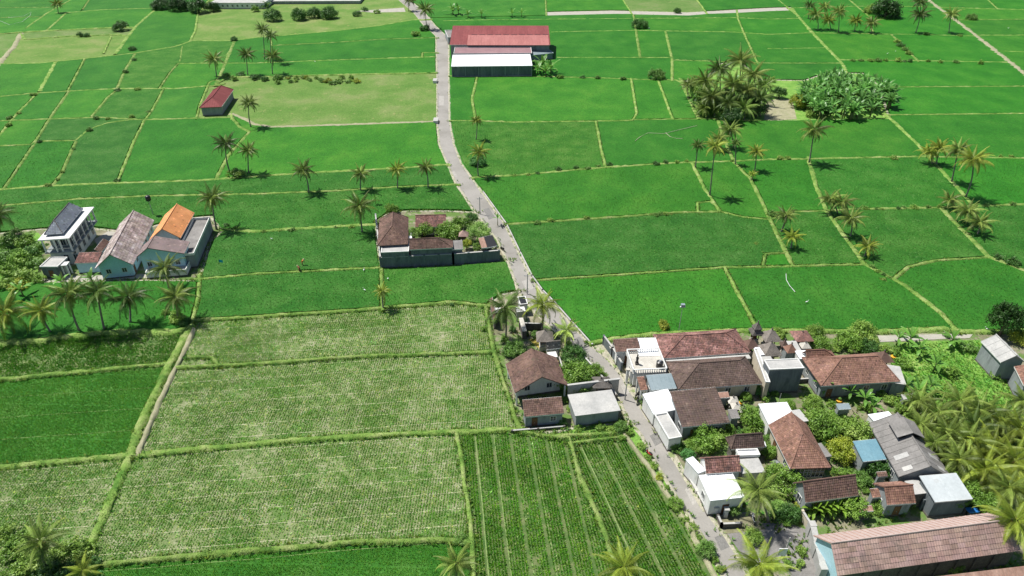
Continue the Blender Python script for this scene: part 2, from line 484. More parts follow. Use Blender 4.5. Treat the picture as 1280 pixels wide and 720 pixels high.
B([(925, 77), (952, 100), (1005, 101), (1035, 91), (1078, 92)], .3, 'e'); B([(1100, 110), (1112, 150), (1060, 150), (936, 152)], .4, 'e'); B([(900, 150), (936, 152)], .4, 'e'); B([(925, 75), (900, 80), (880, 100), (850, 102)], .4, 'e'); B([(1078, 92), (1100, 108)], .4, 'e')
B([(736, 431), (765, 425), (815, 419), (925, 414), (1045, 415), (1093, 416), (1180, 412), (1197, 416), (1245, 416), (1340, 412)], .8)
# road edges
ROAD_L = [(474, -44), (493, -4), (516, 15), (530, 32), (545, 45), (546, 95), (546, 150), (549, 180), (560, 207), (570, 230), (595, 267), (622, 300), (640, 340), (648, 365), (670, 392),
          (700, 420), (722, 438), (753, 467), (767, 486), (785, 524), (802, 546), (820, 580), (857, 640), (877, 670), (900, 712), (931, 782)]
ROAD_R = [(492, -44), (508, -4), (530, 15), (544, 32), (561, 48), (561, 97), (562, 150), (567, 180), (577, 205), (602, 240), (632, 282), (648, 315), (663, 345), (676, 364), (690, 378),
          (712, 403), (739, 433), (758, 447), (776, 468), (794, 498), (808, 522), (826, 546), (852, 590), (880, 635), (910, 675), (930, 708), (961, 782)]
B(ROAD_L, .35, 'v'); B(ROAD_R, .35, 'v')
LANE_T = [(536, 18.5), (640, 16.5), (765, 13.5), (860, 15.8), (960, 10.2), (990, 9.5)]
LANE_B = [(536, 23), (640, 21), (765, 18), (860, 20), (960, 14.5), (990, 13.5)]
B(LANE_T, .3, 'v'); B(LANE_B, .3, 'v')
B([(985, 9), (992, 14)], .3, 'e')
FRAME = [(-90, -32), (1370, -32), (1370, 768), (-90, 768), (-90, -32)]


def extend(pts, over=4.0):
    """a line that leaves the frame goes on beyond it; one that ends on another overshoots a little"""
    pts = [tuple(map(float, p)) for p in pts]

    def push(a, b):
        dx, dy = b[0] - a[0], b[1] - a[1]
        L = math.hypot(dx, dy) or 1
        d = over
        if b[0] <= 1 or b[0] >= 1279:
            d = abs(110 * L / dx) if abs(dx) > .3 * L else 60
        elif b[1] <= 1:
            d = 45
        elif b[1] >= 719:
            d = 60
        return (b[0] + dx / L * d, b[1] + dy / L * d)
    return [push(pts[1], pts[0])] + pts + [push(pts[-2], pts[-1])]


def faces_of(polys):
    segs = []
    for pts in polys:
        for a, b in zip(pts[:-1], pts[1:]):
            if math.dist(a, b) > 1e-6:
                segs.append((a, b))
    n = len(segs)
    A = np.array([s[0] for s in segs]); D = np.array([s[1] for s in segs]) - A
    cuts = [[0.0, 1.0] for _ in segs]
    for i in range(n):
        w = A[i + 1:] - A[i]
        den = D[i, 0] * D[i + 1:, 1] - D[i, 1] * D[i + 1:, 0]
        with np.errstate(divide='ignore', invalid='ignore'):
            t = (w[:, 0] * D[i + 1:, 1] - w[:, 1] * D[i + 1:, 0]) / den
            u = (w[:, 0] * D[i, 1] - w[:, 1] * D[i, 0]) / den
        ok = np.where((np.abs(den) > 1e-9) & (t > -1e-9) & (t < 1 + 1e-9) & (u > -1e-9) & (u < 1 + 1e-9))[0]
        for j in ok:
            cuts[i].append(float(t[j])); cuts[i + 1 + j].append(float(u[j]))
    nodes, adj = {}, {}

    def node(p):
        k = (round(p[0] * 2), round(p[1] * 2))
        for dx in (0, 1, -1):
            for dy in (0, 1, -1):
                if (k[0] + dx, k[1] + dy) in nodes:
                    return (k[0] + dx, k[1] + dy)
        nodes[k] = (p[0], p[1])
        return k
    for i in range(n):
        ks = [node(A[i] + D[i] * t) for t in sorted(set(min(1, max(0, c)) for c in cuts[i]))]
        for a, b in zip(ks[:-1], ks[1:]):
            if a != b:
                adj.setdefault(a, set()).add(b); adj.setdefault(b, set()).add(a)
    st = [k for k in adj if len(adj[k]) == 1]
    while st:
        k = st.pop()
        if len(adj.get(k, ())) == 1:
            o = adj[k].pop(); adj[o].discard(k); del adj[k]
            if len(adj[o]) == 1:
                st.append(o)
    order = {}
    for k, ns in adj.items():
        order[k] = sorted(ns, key=lambda m: math.atan2(nodes[m][1] - nodes[k][1], nodes[m][0] - nodes[k][0]))
    seen, out = set(), []
    for k in list(adj):
        for m in adj[k]:
            if (k, m) in seen:
                continue
            loop, a, b = [], k, m
            while (a, b) not in seen:
                seen.add((a, b)); loop.append(nodes[a])
                o = order[b]; i = o.index(a)
                a, b = b, o[(i - 1) % len(o)]
            ar = sum(p[0] * q[1] - q[0] * p[1] for p, q in zip(loop, loop[1:] + loop[:1])) / 2
            if ar > 12:
                out.append((ar, loop))
    return out


def inside(p, poly):
    c = False
    for (x1, y1), (x2, y2) in zip(poly, poly[1:] + poly[:1]):
        if (y1 > p[1]) != (y2 > p[1]) and p[0] < (x2 - x1) * (p[1] - y1) / (y2 - y1) + x1:
            c = not c
    return c


def area2(P):
    return sum(a[0] * b[1] - b[0] * a[1] for a, b in zip(P, P[1:] + P[:1])) / 2


def inset(P, d):
    """P: list of (x,y), counter-clockwise; moved inwards by d"""
    n = len(P)
    out = []
    for i in range(n):
        p, a, b = Vector(P[i]), Vector(P[i - 1]), Vector(P[(i + 1) % n])
        e1, e2 = (p - a).normalized(), (b - p).normalized()
        n1, n2 = Vector((-e1.y, e1.x)), Vector((-e2.y, e2.x))
        m = n1 + n2
        if m.length < .3:
            m = n1
        m = m.normalized()
        c = max(.35, m.dot(n1))
        out.append(tuple(p + m * (d / c)))
    return out


def resample(P, step, closed=True):
    out = []
    Q = P + [P[0]] if closed else P
    for a, b in zip(Q[:-1], Q[1:]):
        L = math.dist(a, b)
        k = max(1, int(L / step))
        for i in range(k):
            t = i / k
            out.append((a[0] + (b[0] - a[0]) * t, a[1] + (b[1] - a[1]) * t))
    if not closed:
        out.append(tuple(Q[-1]))
    return out


# the land itself: one sheet to the horizon
me = MB()
S = 6000
me.quad([(-S, -S, -.02), (S, -S, -.02), (S, S, -.02), (-S, S, -.02)])
tag(me.obj("ground", "far_fields"), kind="structure")

def flat_fill(P, z):
    r = geometry.delaunay_2d_cdt([Vector(p) for p in P], [], [list(range(len(P)))], 1, 1e-4)
    F = []
    for f in r[2]:
        a, b, c = (r[0][i] for i in f[:3])
        F.append(tuple(f) if (b - a).cross(c - a) > 0 else tuple(reversed(f)))
    return [(v.x, v.y, z) for v in r[0]], F


def flat(name, P, z, matn):
    V, F = flat_fill([tuple(p)[:2] for p in P], z)
    me = bpy.data.meshes.new(name)
    me.from_pydata(V, [], F)
    me.materials.append(M[matn])
    return tag(link(name, me), kind="structure")


SEEDS = {
    'P': [(400, 415), (400, 500), (350, 620), (60, 630), (255, 454), (30, 700)],
    'Q': [(110, 445)],
    'R': [(660, 630), (790, 640), (740, 545), (670, 544)],
    'N': [(60, 520), (300, 708), (560, 705)],
    'M': [(350, 320), (350, 375), (560, 358), (540, 265), (800, 310), (1130, 290), (1030, 300), (120, 200), (160, 130), (200, 85), (380, 265), (100, 270),
          (100, 242), (400, 232), (600, 200), (1240, 300), (1150, 230)],
    'W': [(834, 612), (797, 553), (789, 536)],
    'G': [(100, 62), (290, 30), (430, 20), (430, 125), (830, 5), (100, 41), (100, 48), (10, 55), (865, 120), (380, 38), (265, 20)],
    'V': [(150, 320), (540, 300), (700, 450), (900, 520), (20, 330), (1000, 440)],
    'S': [(950, 130), (1040, 130), (900, 120)],
    'X': [(554, 100), (700, 18.6), (620, 280), (860, 620), (975, 11.5)],
}
faces = faces_of([extend(p) for w, k, p in BUNDS if p not in (ROAD_L, ROAD_R, LANE_T, LANE_B)] + [ROAD_L, ROAD_R, LANE_T, LANE_B, FRAME])
road_poly = ROAD_L + ROAD_R[::-1]
near_fields = []
canopy = []
TINTS = [(1, 1, 1), (.85, .88, 1.0), (1.1, 1.0, 1.2), (1.12, 1.05, 1.0), (.9, .94, .95), (1.0, .93, 1.0), (1.2, 1.08, 1.1), (.85, 1.0, .9), (1.12, 1.03, 1.0), (.8, .9, .9)]
for ar, loop in faces:
    xs, ys = [p[0] for p in loop], [p[1] for p in loop]
    ty = 'D'
    for k, ss in SEEDS.items():
        if any(inside(s, loop) for s in ss):
            ty = k
    cen = (sum(xs) / len(xs), sum(ys) / len(ys))
    P = [tuple(G(*p).xy) for p in loop]
    if area2(P) < 0:
        P.reverse()
    W = abs(area2(P))
    if ty == 'X' or (inside(cen, road_poly) and ty == 'D') or inside(cen, LANE_T + LANE_B[::-1]):
        continue
    if W > 60000:
        continue
    tin = random.choice(TINTS)
    if ty in 'VS' or (cen[1] > 400 and ty == 'D' and cen[0] > 640 and inside((cen[0], cen[1]), [(736, 431), (925, 414), (1400, 410), (1400, 800), (940, 800)])):
        flat("yard", P, .03, "yard_soil" if ty != 'S' else "weed_ground")
        continue
    if ty == 'W':
        flat("verge", P, .03, "weed_ground")
        continue
    if ty == 'D' and W < 9:
        ty = 'G'
    if ty in 'PQRN':
        near_fields.append((ty, P, loop))
        flat("rice_field", P, .03, "paddy_mud" if ty == 'P' else "paddy_mud_green" if ty in 'QR' else "rice_mottled")
        continue
    if ty == 'G':
        Q = resample(inset(P, .2), 2.0)
        h = .12
    else:
        Q = resample(inset(P, .62), 1.6 if cen[1] > 180 else 2.5)
        h = .42
        Q = [(x + .22 * noise.noise((x * .5, y * .5, 1)), y + .22 * noise.noise((x * .5, y * .5, 7))) for x, y in Q]
    if abs(area2(Q)) > W or area2(Q) < 0:
        Q = P
    V, F = flat_fill(Q, h)
    k0 = len(V)
    V += [(x, y, h) for x, y in Q] + [(x, y, 0.0) for x, y in Q]
    nq = len(Q)
    F += [(k0 + (i + 1) % nq, k0 + i, k0 + nq + i, k0 + nq + (i + 1) % nq) for i in range(nq)]
    me = bpy.data.meshes.new("rice_field")
    me.from_pydata(V, [], F)
    if ty in 'DM' and 185 < cen[1]:
        canopy.append((Q, ty))
    me.materials.append(M[{'G': "meadow", 'M': "rice_mottled"}.get(ty, "rice_dense")])
    o = link("meadow" if ty == 'G' else "rice_field", me)
    o.color = (*tin, 1)
    tag(o, kind="structure")

# bunds: earth banks with turf between the fields
blades_at = []   # (x, y, size, density weight)
ver = {'b': "bund_turf", 'p': "dirt_path", 'd': "bund_turf", 'e': "road_verge", 'v': "road_verge"}
for w, k, pts in BUNDS:
    E = pts if pts in (ROAD_L, ROAD_R, LANE_T, LANE_B) else extend(pts, 1.0)
    dn = P0 = G(*pts[len(pts) // 2]).length
    w = max(w, .42) * min(1.2, .50 + dn / 300)
    P = [tuple(G(x, max(y, -32)).xy) for x, y in E]
    P = resample(P, 1.1, closed=False)
    n = len(P)
    if k == 'd':
        mbd = MB()
        for i in range(n - 1):
            a, b = Vector(P[i]), Vector(P[i + 1])
            nn = Vector((-(b - a).y, (b - a).x)).normalized()
            if nn.y < 0:
                nn = -nn
            o1, o2 = nn * -.2, nn * -.85
            mbd.quad([(*(a + o1), .06), (*(b + o1), .06), (*(b + o2), .06), (*(a + o2), .06)])
        tag(mbd.obj("irrigation_ditch", "ditch_water"), kind="structure")
    mb = MB()
    H = {'b': .52, 'p': .5, 'd': .52, 'e': .12, 'v': .12}[k]
    prof = [(-1, 0), (-.72, .75), (-.2, 1), (.25, .97), (.7, .8), (1, 0)]
    for i, p in enumerate(P):
        a, b = Vector(P[max(0, i - 1)]), Vector(P[min(n - 1, i + 1)])
        d = (b - a).normalized()
        nn = Vector((-d.y, d.x))
        for s, hh in prof:
            ww = w * (1 + .55 * noise.noise((p[0] * .8, p[1] * .8, s * 2)) + .35 * noise.noise((p[0] * .13, p[1] * .13, s)))
            q = Vector(p) + nn * (s * ww + .12 * noise.noise((p[0] * .3, p[1] * .3, 9)))
            zz = H * hh * (1 + .55 * noise.noise((q.x * 1.1, q.y * 1.1, 3)))
            mb.v.append((q.x, q.y, zz + (.0 if hh else -.02)))
    for i in range(n - 1):
        for j in range(5):
            mb.f.append((i * 6 + j, i * 6 + j + 1, (i + 1) * 6 + j + 1, (i + 1) * 6 + j)); mb.t.append((1, 1, 1))
    o = mb.obj({'b': "field_bund", 'p': "field_path", 'd': "field_bund", 'e': "yard_edge", 'v': "road_verge"}[k], ver[k], smooth=True)
    c = random.uniform(.85, 1.12)
    o.color = (c, c, c, 1)
    tag(o, kind="structure")
    if k in 'bdve':
        for p in P:
            dd = math.hypot(p[0], p[1])
            if dd < 440:
                m_ = {'b': 1, 'd': 1, 'v': .12, 'e': .5}[k] * (min(5.0, 480 / dd) if dd > 170 else min(16, 1600 / dd))
                for q in range(int(m_ + random.random())):
                    blades_at.append((p[0] + random.uniform(-.7, .7), p[1] + random.uniform(-.7, .7), w))


def blades(name, X, Y, Z, size, nb, spread, matn, tints, height=1.0):
    """tufts: nb upright tapered blades each, as single triangles"""
    n = len(X)
    V = np.zeros((n, nb, 3, 3)); T = np.zeros((n, nb, 3, 3))
    for b in range(nb):
        a = rng.uniform(0, 2 * np.pi, n)
        l = size * rng.uniform(.7, 1.25, n) * height
        lean = rng.uniform(.15, .75, n) * spread
        wd = size * rng.uniform(.16, .28, n)
        ca, sa = np.cos(a), np.sin(a)
        bx, by = X + ca * .04, Y + sa * .04
        V[:, b, 0] = np.stack([bx - sa * wd, by + ca * wd, Z], 1)
        V[:, b, 1] = np.stack([bx + sa * wd, by - ca * wd, Z], 1)
        V[:, b, 2] = np.stack([bx + ca * l * lean, by + sa * l * lean, Z + l * (1 - .35 * lean)], 1)
        T[:, b] = tints[:, None, :]
    V = V.reshape(-1, 3)
    return arr_mesh(name, V, np.arange(len(V)).reshape(-1, 3), matn, T.reshape(-1, 3))


ba = np.array(blades_at)
sz = rng.uniform(.2, .52, len(ba))
g_ = rng.uniform(.55, 1.25, len(ba)); tn = np.stack([g_ * rng.uniform(.7, 1.6, len(ba)), g_, g_ * rng.uniform(.6, 1.5, len(ba))], 1)
o = link("bund_grass", blades("bund_grass", ba[:, 0], ba[:, 1], np.full(len(ba), .22), sz, 5, 1.3, "grass_blade", tn))
tag(o, "pale green grass tufts growing along the banks between the rice fields", "grass", kind="stuff")

# leaf tips standing out of the closed canopy of the middle fields
CX, CY, CT = [], [], []
for Q, ty in canopy:
    A = np.array(Q)
    g = .46 if A[:, 1].min() < 150 else .6
    X, Y = np.meshgrid(np.arange(A[:, 0].min(), A[:, 0].max(), g), np.arange(A[:, 1].min(), A[:, 1].max(), g))
    X = X.ravel() + rng.normal(0, .08, X.size); Y = Y.ravel() + rng.normal(0, .12, Y.size)
    inn = (np.abs(X) < Y * .8 + 10) & (Y < 235)
    c_ = np.zeros(len(X), bool)
    for (x1, y1), (x2, y2) in zip(Q, Q[1:] + Q[:1]):
        if y1 != y2:
            c_ ^= ((y1 > Y) != (y2 > Y)) & (X < (x2 - x1) * (Y - y1) / (y2 - y1) + x1)
    inn &= c_
    X, Y = X[inn], Y[inn]
    nz = np.array([noise.noise((x * .06, y * .12, 4.0)) + .5 * noise.noise((x * .3, y * .3, 5.0)) for x, y in zip(X, Y)])
    k = rng.random(len(X)) < (.45 + .6 * nz if ty == 'D' else .6 + .5 * nz)
    X, Y, nz = X[k], Y[k], nz[k]
    f = np.clip(1.0 + .35 * nz + rng.normal(0, .14, len(X)), .5, 2.0)
    t = np.stack([f * (.8 if ty == 'D' else 1.0), f * .92, f * (.7 if ty == 'D' else 1.2)], 1)
    pale = rng.random(len(X)) < (.02 if ty == 'D' else .15)
    t[pale] *= np.array([2.6, 1.6, 3.0])
    CX.append(X); CY.append(Y); CT.append(t)
CX, CY, CT = np.concatenate(CX), np.concatenate(CY), np.concatenate(CT)
o = link("rice_tips", blades("rice_tips", CX, CY, np.full(len(CX), .40), rng.uniform(.16, .34, len(CX)), 3, 1.3, "rice_leaf", CT))
tag(o, "rice leaf tips standing out of the green canopy of the middle fields", "rice", kind="stuff")

# pale wheel and drill lines across the near fields
def field_lines(P, d, period, width, off=0.0, wob=.08):
    e = Vector((d.y, -d.x))
    us = [Vector(p).dot(e) for p in P]
    mb = MB()
    u = min(us) + off
    while u < max(us):
        hits = []
        for a, b in zip(P, P[1:] + P[:1]):
            ua, ub = Vector(a).dot(e), Vector(b).dot(e)
            if (ua <= u < ub) or (ub <= u < ua):
                t = (u - ua) / (ub - ua)
                hits.append(Vector(a).lerp(Vector(b), t).dot(d))
        hits.sort()
        for v0, v1 in zip(hits[::2], hits[1::2]):
            v = v0 + .5
            prev = None
            while v < v1 - .5:
                q = e * (u + wob * 2 * noise.noise((u, v * .1, 3))) + d * v
                w = width * (.7 + .6 * noise.noise((u, v * .7, 9)))
                cur = [(q.x - e.x * w, q.y - e.y * w, .055), (q.x + e.x * w, q.y + e.y * w, .055)]
                if prev:
                    mb.quad([prev[0], prev[1], cur[1], cur[0]])
                prev = cur
                v += .8
        u += period
    return mb


# rice plants standing in rows on the near fields
DIRS = {'P': (0.0, 1.0), 'Q': (0.0, 1.0), 'N': (0.0, 1.0), 'R': None}
for ty, P, loop in near_fields:
    if ty == 'R':
        d = (G(673.75, 555) - G(706.25, 720)).xy.normalized() if min(p[0] for p in loop) < 600 else (G(751, 554) - G(835, 720)).xy.normalized()
    else:
        d = Vector((.03, 1)).normalized()
    e = Vector((d.y, -d.x))
    Pn = np.array(P)
    u = Pn @ np.array(e); v = Pn @ np.array(d)
    if ty == 'R':
        ml = field_lines(P, d, 2.94, .085)
    else:
        dx = (G(560, 560) - G(220, 585)).xy.normalized()
        ml = field_lines(P, dx, {'P': 2.9, 'Q': 3.4, 'N': 5.2}[ty], {'P': .10, 'Q': .09, 'N': .05}[ty], 1.2)
    if ml.f:
        tag(ml.obj("field_line", "pale_mud" if ty == 'P' else "pale_line"), kind="structure")
    su, sv = (.40, .14) if ty in 'PQR' else (.30, .26)
    uu = np.arange(u.min(), u.max(), su); vv = np.arange(v.min(), v.max(), sv)
    gu, gv = np.meshgrid(uu, vv)
    iu, iv = np.meshgrid(np.arange(len(uu)), np.arange(len(vv)))
    gu, gv, iu, iv = gu.ravel(), gv.ravel(), iu.ravel(), iv.ravel()
    X = gu * e.x + gv * d.x + rng.normal(0, .025, len(gu)); Y = gu * e.y + gv * d.y + rng.normal(0, .03, len(gu))
    Q = inset(P, .55)
    inn = np.zeros(len(X), bool)
    for (x1, y1), (x2, y2) in zip(Q, Q[1:] + Q[:1]):
        if y1 == y2:
            continue
        c = ((y1 > Y) != (y2 > Y)) & (X < (x2 - x1) * (Y - y1) / (y2 - y1) + x1)
        inn ^= c
    keep = inn & (Y > 44) & (np.abs(X) < Y * 1.15 + 14)
    X, Y, iu, iv = X[keep], Y[keep], iu[keep], iv[keep]
    if not len(X):
        continue
    nz = np.array([noise.noise((x * .11, y * .16, 2.0)) + .6 * noise.noise((x * .4, y * .4, 5.0)) + .35 * noise.noise((x * 1.3, y * 1.3, 8.0)) for x, y in zip(X, Y)])
    if ty == 'P':
        dens = .90 + .6 * nz
        pass
        size = .165 + .08 * np.clip(dens, 0, 1)
    elif ty == 'Q':
        dens = .66 + .6 * nz; size = .25 + .12 * np.clip(dens, 0, 1)
    elif ty == 'R':
        dens = .95 + .45 * nz
        dens[(iu % 7) < 1] = -1
        pass
        dens -= .15 * np.sin(iu * .9)
        size = .24 + .1 * np.clip(dens, 0, 1)
    else:
        dens = .92 + .25 * nz; size = .22 + 0 * dens
        dens[(iv % 30) < 1] -= .7
    k = rng.random(len(X)) < dens
    X, Y, size, nz = X[k], Y[k], size[k] * rng.uniform(.8, 1.2, k.sum()), nz[k]
    g = np.clip(1.05 - .25 * nz + rng.normal(0, .12, len(X)), .5, 1.9)
    tn = np.stack([g * rng.uniform(.85, 1.5, len(X)) * (1.15 if ty in 'PR' else 1), g, g * rng.uniform(.7, 1.4, len(X))], 1)
    tn *= {'N': 1.5, 'R': 1.7 if min(p[0] for p in loop) < 640 else 1.4, 'P': 1.85, 'Q': 1.35}[ty]
    if ty in 'PR':
        dry = rng.random(len(X)) < (.2 if ty == 'P' else .03)
        tn[dry] *= np.array([3.4, 1.9, 7.0])
    nb = {'P': 5, 'Q': 5, 'R': 5, 'N': 6}[ty]
    o = link("rice_plants", blades("rice_plants", X, Y, np.full(len(X), .03), size, nb, 1.0, "rice_leaf", tn))
    nm = {'P': "sparse young rice in rows over pale wet mud", 'Q': "thin green rice in the narrow field below the palm row",
          'R': "green rice with pale drill lines running up from the bottom edge", 'N': "dense tall green rice standing in close rows"}[ty]
    cx = sum(p[0] for p in loop) / len(loop); cy = sum(p[1] for p in loop) / len(loop)
    wh = ("upper " if cy < 470 else "middle " if cy < 560 else "lower ") + ("left" if cx < 215 else "centre left" if cx < 560 else "centre right")
    tag(o, nm + ", " + wh + " of the photo", "rice", kind="stuff")
# main road
def strip(name, Lp, Rp, z, matn, step=2.0):
    mb = MB()
    def arc(P):
        d = [0]
        for a, b in zip(P[:-1], P[1:]):
            d.append(d[-1] + math.dist(a, b))
        return d
    A = [tuple(G(*p).xy) for p in Lp]; Bq = [tuple(G(*p).xy) for p in Rp]
    da, db = arc(A), arc(Bq)
    N = 160
    def at(P, d, t):
        s = t * d[-1]
        for i in range(len(P) - 1):
            if s <= d[i + 1]:
                f = (s - d[i]) / (d[i + 1] - d[i]); return (P[i][0] + (P[i + 1][0] - P[i][0]) * f, P[i][1] + (P[i + 1][1] - P[i][1]) * f)
        return P[-1]
    ts = [i / N for i in range(N + 1)]
    for t in ts:
        a, b = at(A, da, t), at(Bq, db, t)
        j = .18
        mb.v.append((a[0] + j * noise.noise((a[0], a[1], 1)), a[1], z)); mb.v.append((b[0] + j * noise.noise((b[0], b[1], 4)), b[1], z))
    for i in range(N):
        mb.f.append((2 * i, 2 * i + 1, 2 * i + 3, 2 * i + 2)); mb.t.append((1, 1, 1))
    return tag(mb.obj(name, matn), kind="structure")


strip("road", ROAD_L, ROAD_R, .06, "asphalt")
strip("lane", LANE_T, LANE_B, .055, "concrete_path")


def sheet(name, pts, z, matn):
    return flat(name, [G(x, y).xy for x, y in pts], z, matn)


sheet("path", [(1097, 420), (1180, 418), (1216, 418), (1212, 423), (1180, 424), (1100, 428)], .09, "concrete_path")
sheet("pavement", [(742, 434), (758, 428), (779, 462), (806, 497), (800, 508), (776, 468)], .075, "road_verge")
sheet("driveway", [(660, 424), (676, 424), (684, 436), (698, 448), (722, 495), (712, 503), (700, 470), (688, 448)], .07, "moss_paving")
sheet("thicket_ground", [(-40, 296), (0, 296), (48, 291), (56, 300), (50, 330), (45, 352), (0, 360), (-40, 364)], .06, "weed_ground")
sheet("driveway", [(893, 645), (938, 640), (948, 655), (980, 652), (1012, 664), (1030, 722), (990, 722), (972, 700), (935, 705)], .065, "slab_dark")
sheet("weedy_plot", [(1120, 428), (1225, 425), (1262, 485), (1280, 520), (1240, 540), (1150, 510), (1110, 470)], .07, "weed_ground")
sheet("pavement", [(808, 520), (816, 516), (884, 640), (878, 640)], .085, "road_verge")
sheet("pavement", [(893, 646), (942, 641), (958, 662), (905, 668)], .09, "moss_concrete")
sheet("bare_soil", [(958, 127), (970, 124), (990, 124), (996, 149), (966, 151), (955, 150)], .06, "dirt_path")
# ============================================================ PLANT BUILDERS
def frond_mesh(name, L=4.0, droop=1.0, nl=20, leaf=.85, curl=0.0, matn="palm_leaf", twist=0.5, lw=.068):
    """one palm leaf: arched rachis along +X with drooping leaflets on both sides"""
    mb = MB()
    pts = []
    x = z = 0.0
    N = 9
    for i in range(N):
        t = i / (N - 1)
        a = -droop * t ** 1.4 * 1.35
        pts.append(Vector((x, curl * t * t, z)))
        x += math.cos(a) * L / (N - 1); z += math.sin(a) * L / (N - 1)
    mb.tube(pts, [.05 * (1 - .8 * i / (N - 1)) for i in range(N)], n=3, cap=False)
    rr = random.Random(hash(name) % 999 if False else len(name) * 7 + int(droop * 100))
    for i in range(nl):
        t = .14 + .86 * i / (nl - 1)
        k = t * (N - 1); j = min(N - 2, int(k))
        p = pts[j].lerp(pts[j + 1], k - j)
        d = (pts[j + 1] - pts[j]).normalized()
        ln = leaf * (math.sin(min(1, t * 1.15 + .12) * math.pi * .93) ** .7 + .12) * rr.uniform(.85, 1.1)
        for s in (-1, 1):
            side = Vector((d.x * (.45 + .5 * t), s, -.45 - .45 * t + rr.uniform(-.15, .15) * twist)).normalized()
            ln *= 1.12 - .45 * t
            tip = p + side * ln + Vector((0, 0, -.42 * ln * (1 + .6 * rr.random())))
            mid = p + side * ln * .5
            w = d * lw
            mb.quad([p - w * .5, p + w * .7, mid + w, mid - w * .7]); mb.quad([mid - w * .7, mid + w, tip])
    return mb.mesh(name, matn)


FRONDS = [frond_mesh("frond", 4.0, .6, 28, .85), frond_mesh("frond", 4.2, .95, 28, .88, .3), frond_mesh("frond", 3.9, 1.25, 26, .85, -.3), frond_mesh("frond", 3.4, .3, 24, .7)]
NEAR_FRONDS = [frond_mesh("frond", 4.0, .65, 32, .82, lw=.052), frond_mesh("frond", 4.3, 1.0, 32, .85, .3, lw=.052), frond_mesh("frond", 4.0, 1.35, 30, .82, -.3, lw=.052), frond_mesh("frond", 3.4, .3, 26, .65, lw=.052)]
DRY = frond_mesh("dry_frond", 2.8, .9, 12, .6, .2, "dry_leaf")


def coconut_bunch():
    mb = MB()
    for k in range(9):
        a = k * 2.4; r = .32 + .1 * (k % 3)
        c = Vector((math.cos(a) * r, math.sin(a) * r, -.30 - .1 * (k % 4)))
        mb.tube([c + Vector((0, 0, .13)), c + Vector((0, 0, .07)), c, c - Vector((0, 0, .1))], [.03, .11, .13, .03], n=5)
    return mb.mesh("coconut_bunch", "coconut_husk")


NUTS = coconut_bunch()


def crown_rots(n, seed, up=.95):
    rr = random.Random(seed)
    out = []
    for i in range(n):
        az = i * 2.39996 + rr.uniform(-.25, .25)
        t = (i + .5) / n
        el = 1.25 - 1.75 * t ** .85 + rr.uniform(-.12, .12)
        vi = 3 if t < .2 else (0 if t < .45 else (1 if t < .75 else 2))
        out.append((az, el * up, vi, rr.uniform(.85, 1.1)))
    return out


def joined_crown(name, n, seed, scale=1.0):
    V, F = [], []
    for az, el, vi, s in crown_rots(n, seed):
        me = FRONDS[vi]
        mt = Matrix.Rotation(az, 4, 'Z') @ Matrix.Rotation(-el, 4, 'Y') @ Matrix.Scale(s * scale, 4)
        b = len(V)
        V += [tuple(mt @ v.co) for v in me.vertices]
        F += [tuple(b + i for i in p.vertices) for p in me.polygons]
    for v in NUTS.vertices:
        pass
    me = bpy.data.meshes.new(name)
    me.from_pydata(V, [], F)
    me.materials.append(M["palm_leaf"])
    me.update()
    return me


CROWNS = [joined_crown("crown", 22, s) for s in (1, 2, 3)]
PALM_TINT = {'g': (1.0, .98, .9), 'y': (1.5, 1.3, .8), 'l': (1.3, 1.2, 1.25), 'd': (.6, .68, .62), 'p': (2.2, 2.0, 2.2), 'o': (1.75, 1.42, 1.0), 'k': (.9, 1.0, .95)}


def palm(b, c, rpx, tint='g', label=None, group=None, fronds=None, cat="palm tree", name="palm_tree"):
    """b: foot in the photo, c: heart of the crown in the photo, rpx: crown radius in photo pixels"""
    P = G(*b)
    T = up_at(c[0], c[1], P.y + 0.0)
    T = up_at(c[0], c[1], P.y)
    T.x, T.z = T.x, max(T.z, 1.2)
    dist = (T - Vector((0, 0, CAM_H))).length
    r = rpx * dist / FPX * 1.02
    root = empty(name, P, 0, label, cat, group)
    top = T - P
    rr = random.Random(int(b[0] * 7 + b[1] * 3))
    s = max(.35, r / (3.3 if rpx > 16 else 2.95))
    N = 8
    bend = Vector((rr.uniform(-.3, .3), rr.uniform(-.4, .4), 0)) * min(1.5, top.z * .12)
    pts = []
    for i in range(N):
        t = i / (N - 1)
        pts.append(Vector((top.x * t ** 1.3, top.y * t, top.z * t)) + bend * math.sin(t * math.pi))
    w = .20 * (.7 + .3 * s)
    mb = MB().tube(pts, [w * (1.45 if i == 0 else 1.0 - .35 * i / (N - 1)) for i in range(N)], n=6)
    mb.obj("trunk", "palm_bark", root, smooth=True)
    tn = PALM_TINT[tint]
    near = rpx >= 11.5 if fronds is None else fronds
    if near:
        n = 24 if rpx > 15 else 20
        for az, el, vi, q in crown_rots(n, rr.randint(0, 999)):
            o = link("frond", (NEAR_FRONDS if rpx > 15 else FRONDS)[vi], root, top, (0, -el, az), s * q)
            f = rr.uniform(.55, 1.4)
            o.color = (tn[0] * f, tn[1] * f, tn[2] * f, 1)
        for k in range(3 if top.z > 4 else 0):
            link("dry_frond", DRY, root, top - Vector((0, 0, .15)), (0, .95 + .25 * k, rr.uniform(0, 6.28)), s * .9)
    else:
        o = link("crown", CROWNS[rr.randint(0, 2)], root, top, (0, 0, rr.uniform(0, 6.28)), s)
        o.color = (*tn, 1)
    if top.z > 4.5 and rpx > 9:
        tag(link("coconut_bunch", NUTS, root, top, (0, 0, rr.uniform(0, 6)), s), kind="stuff")
    return root


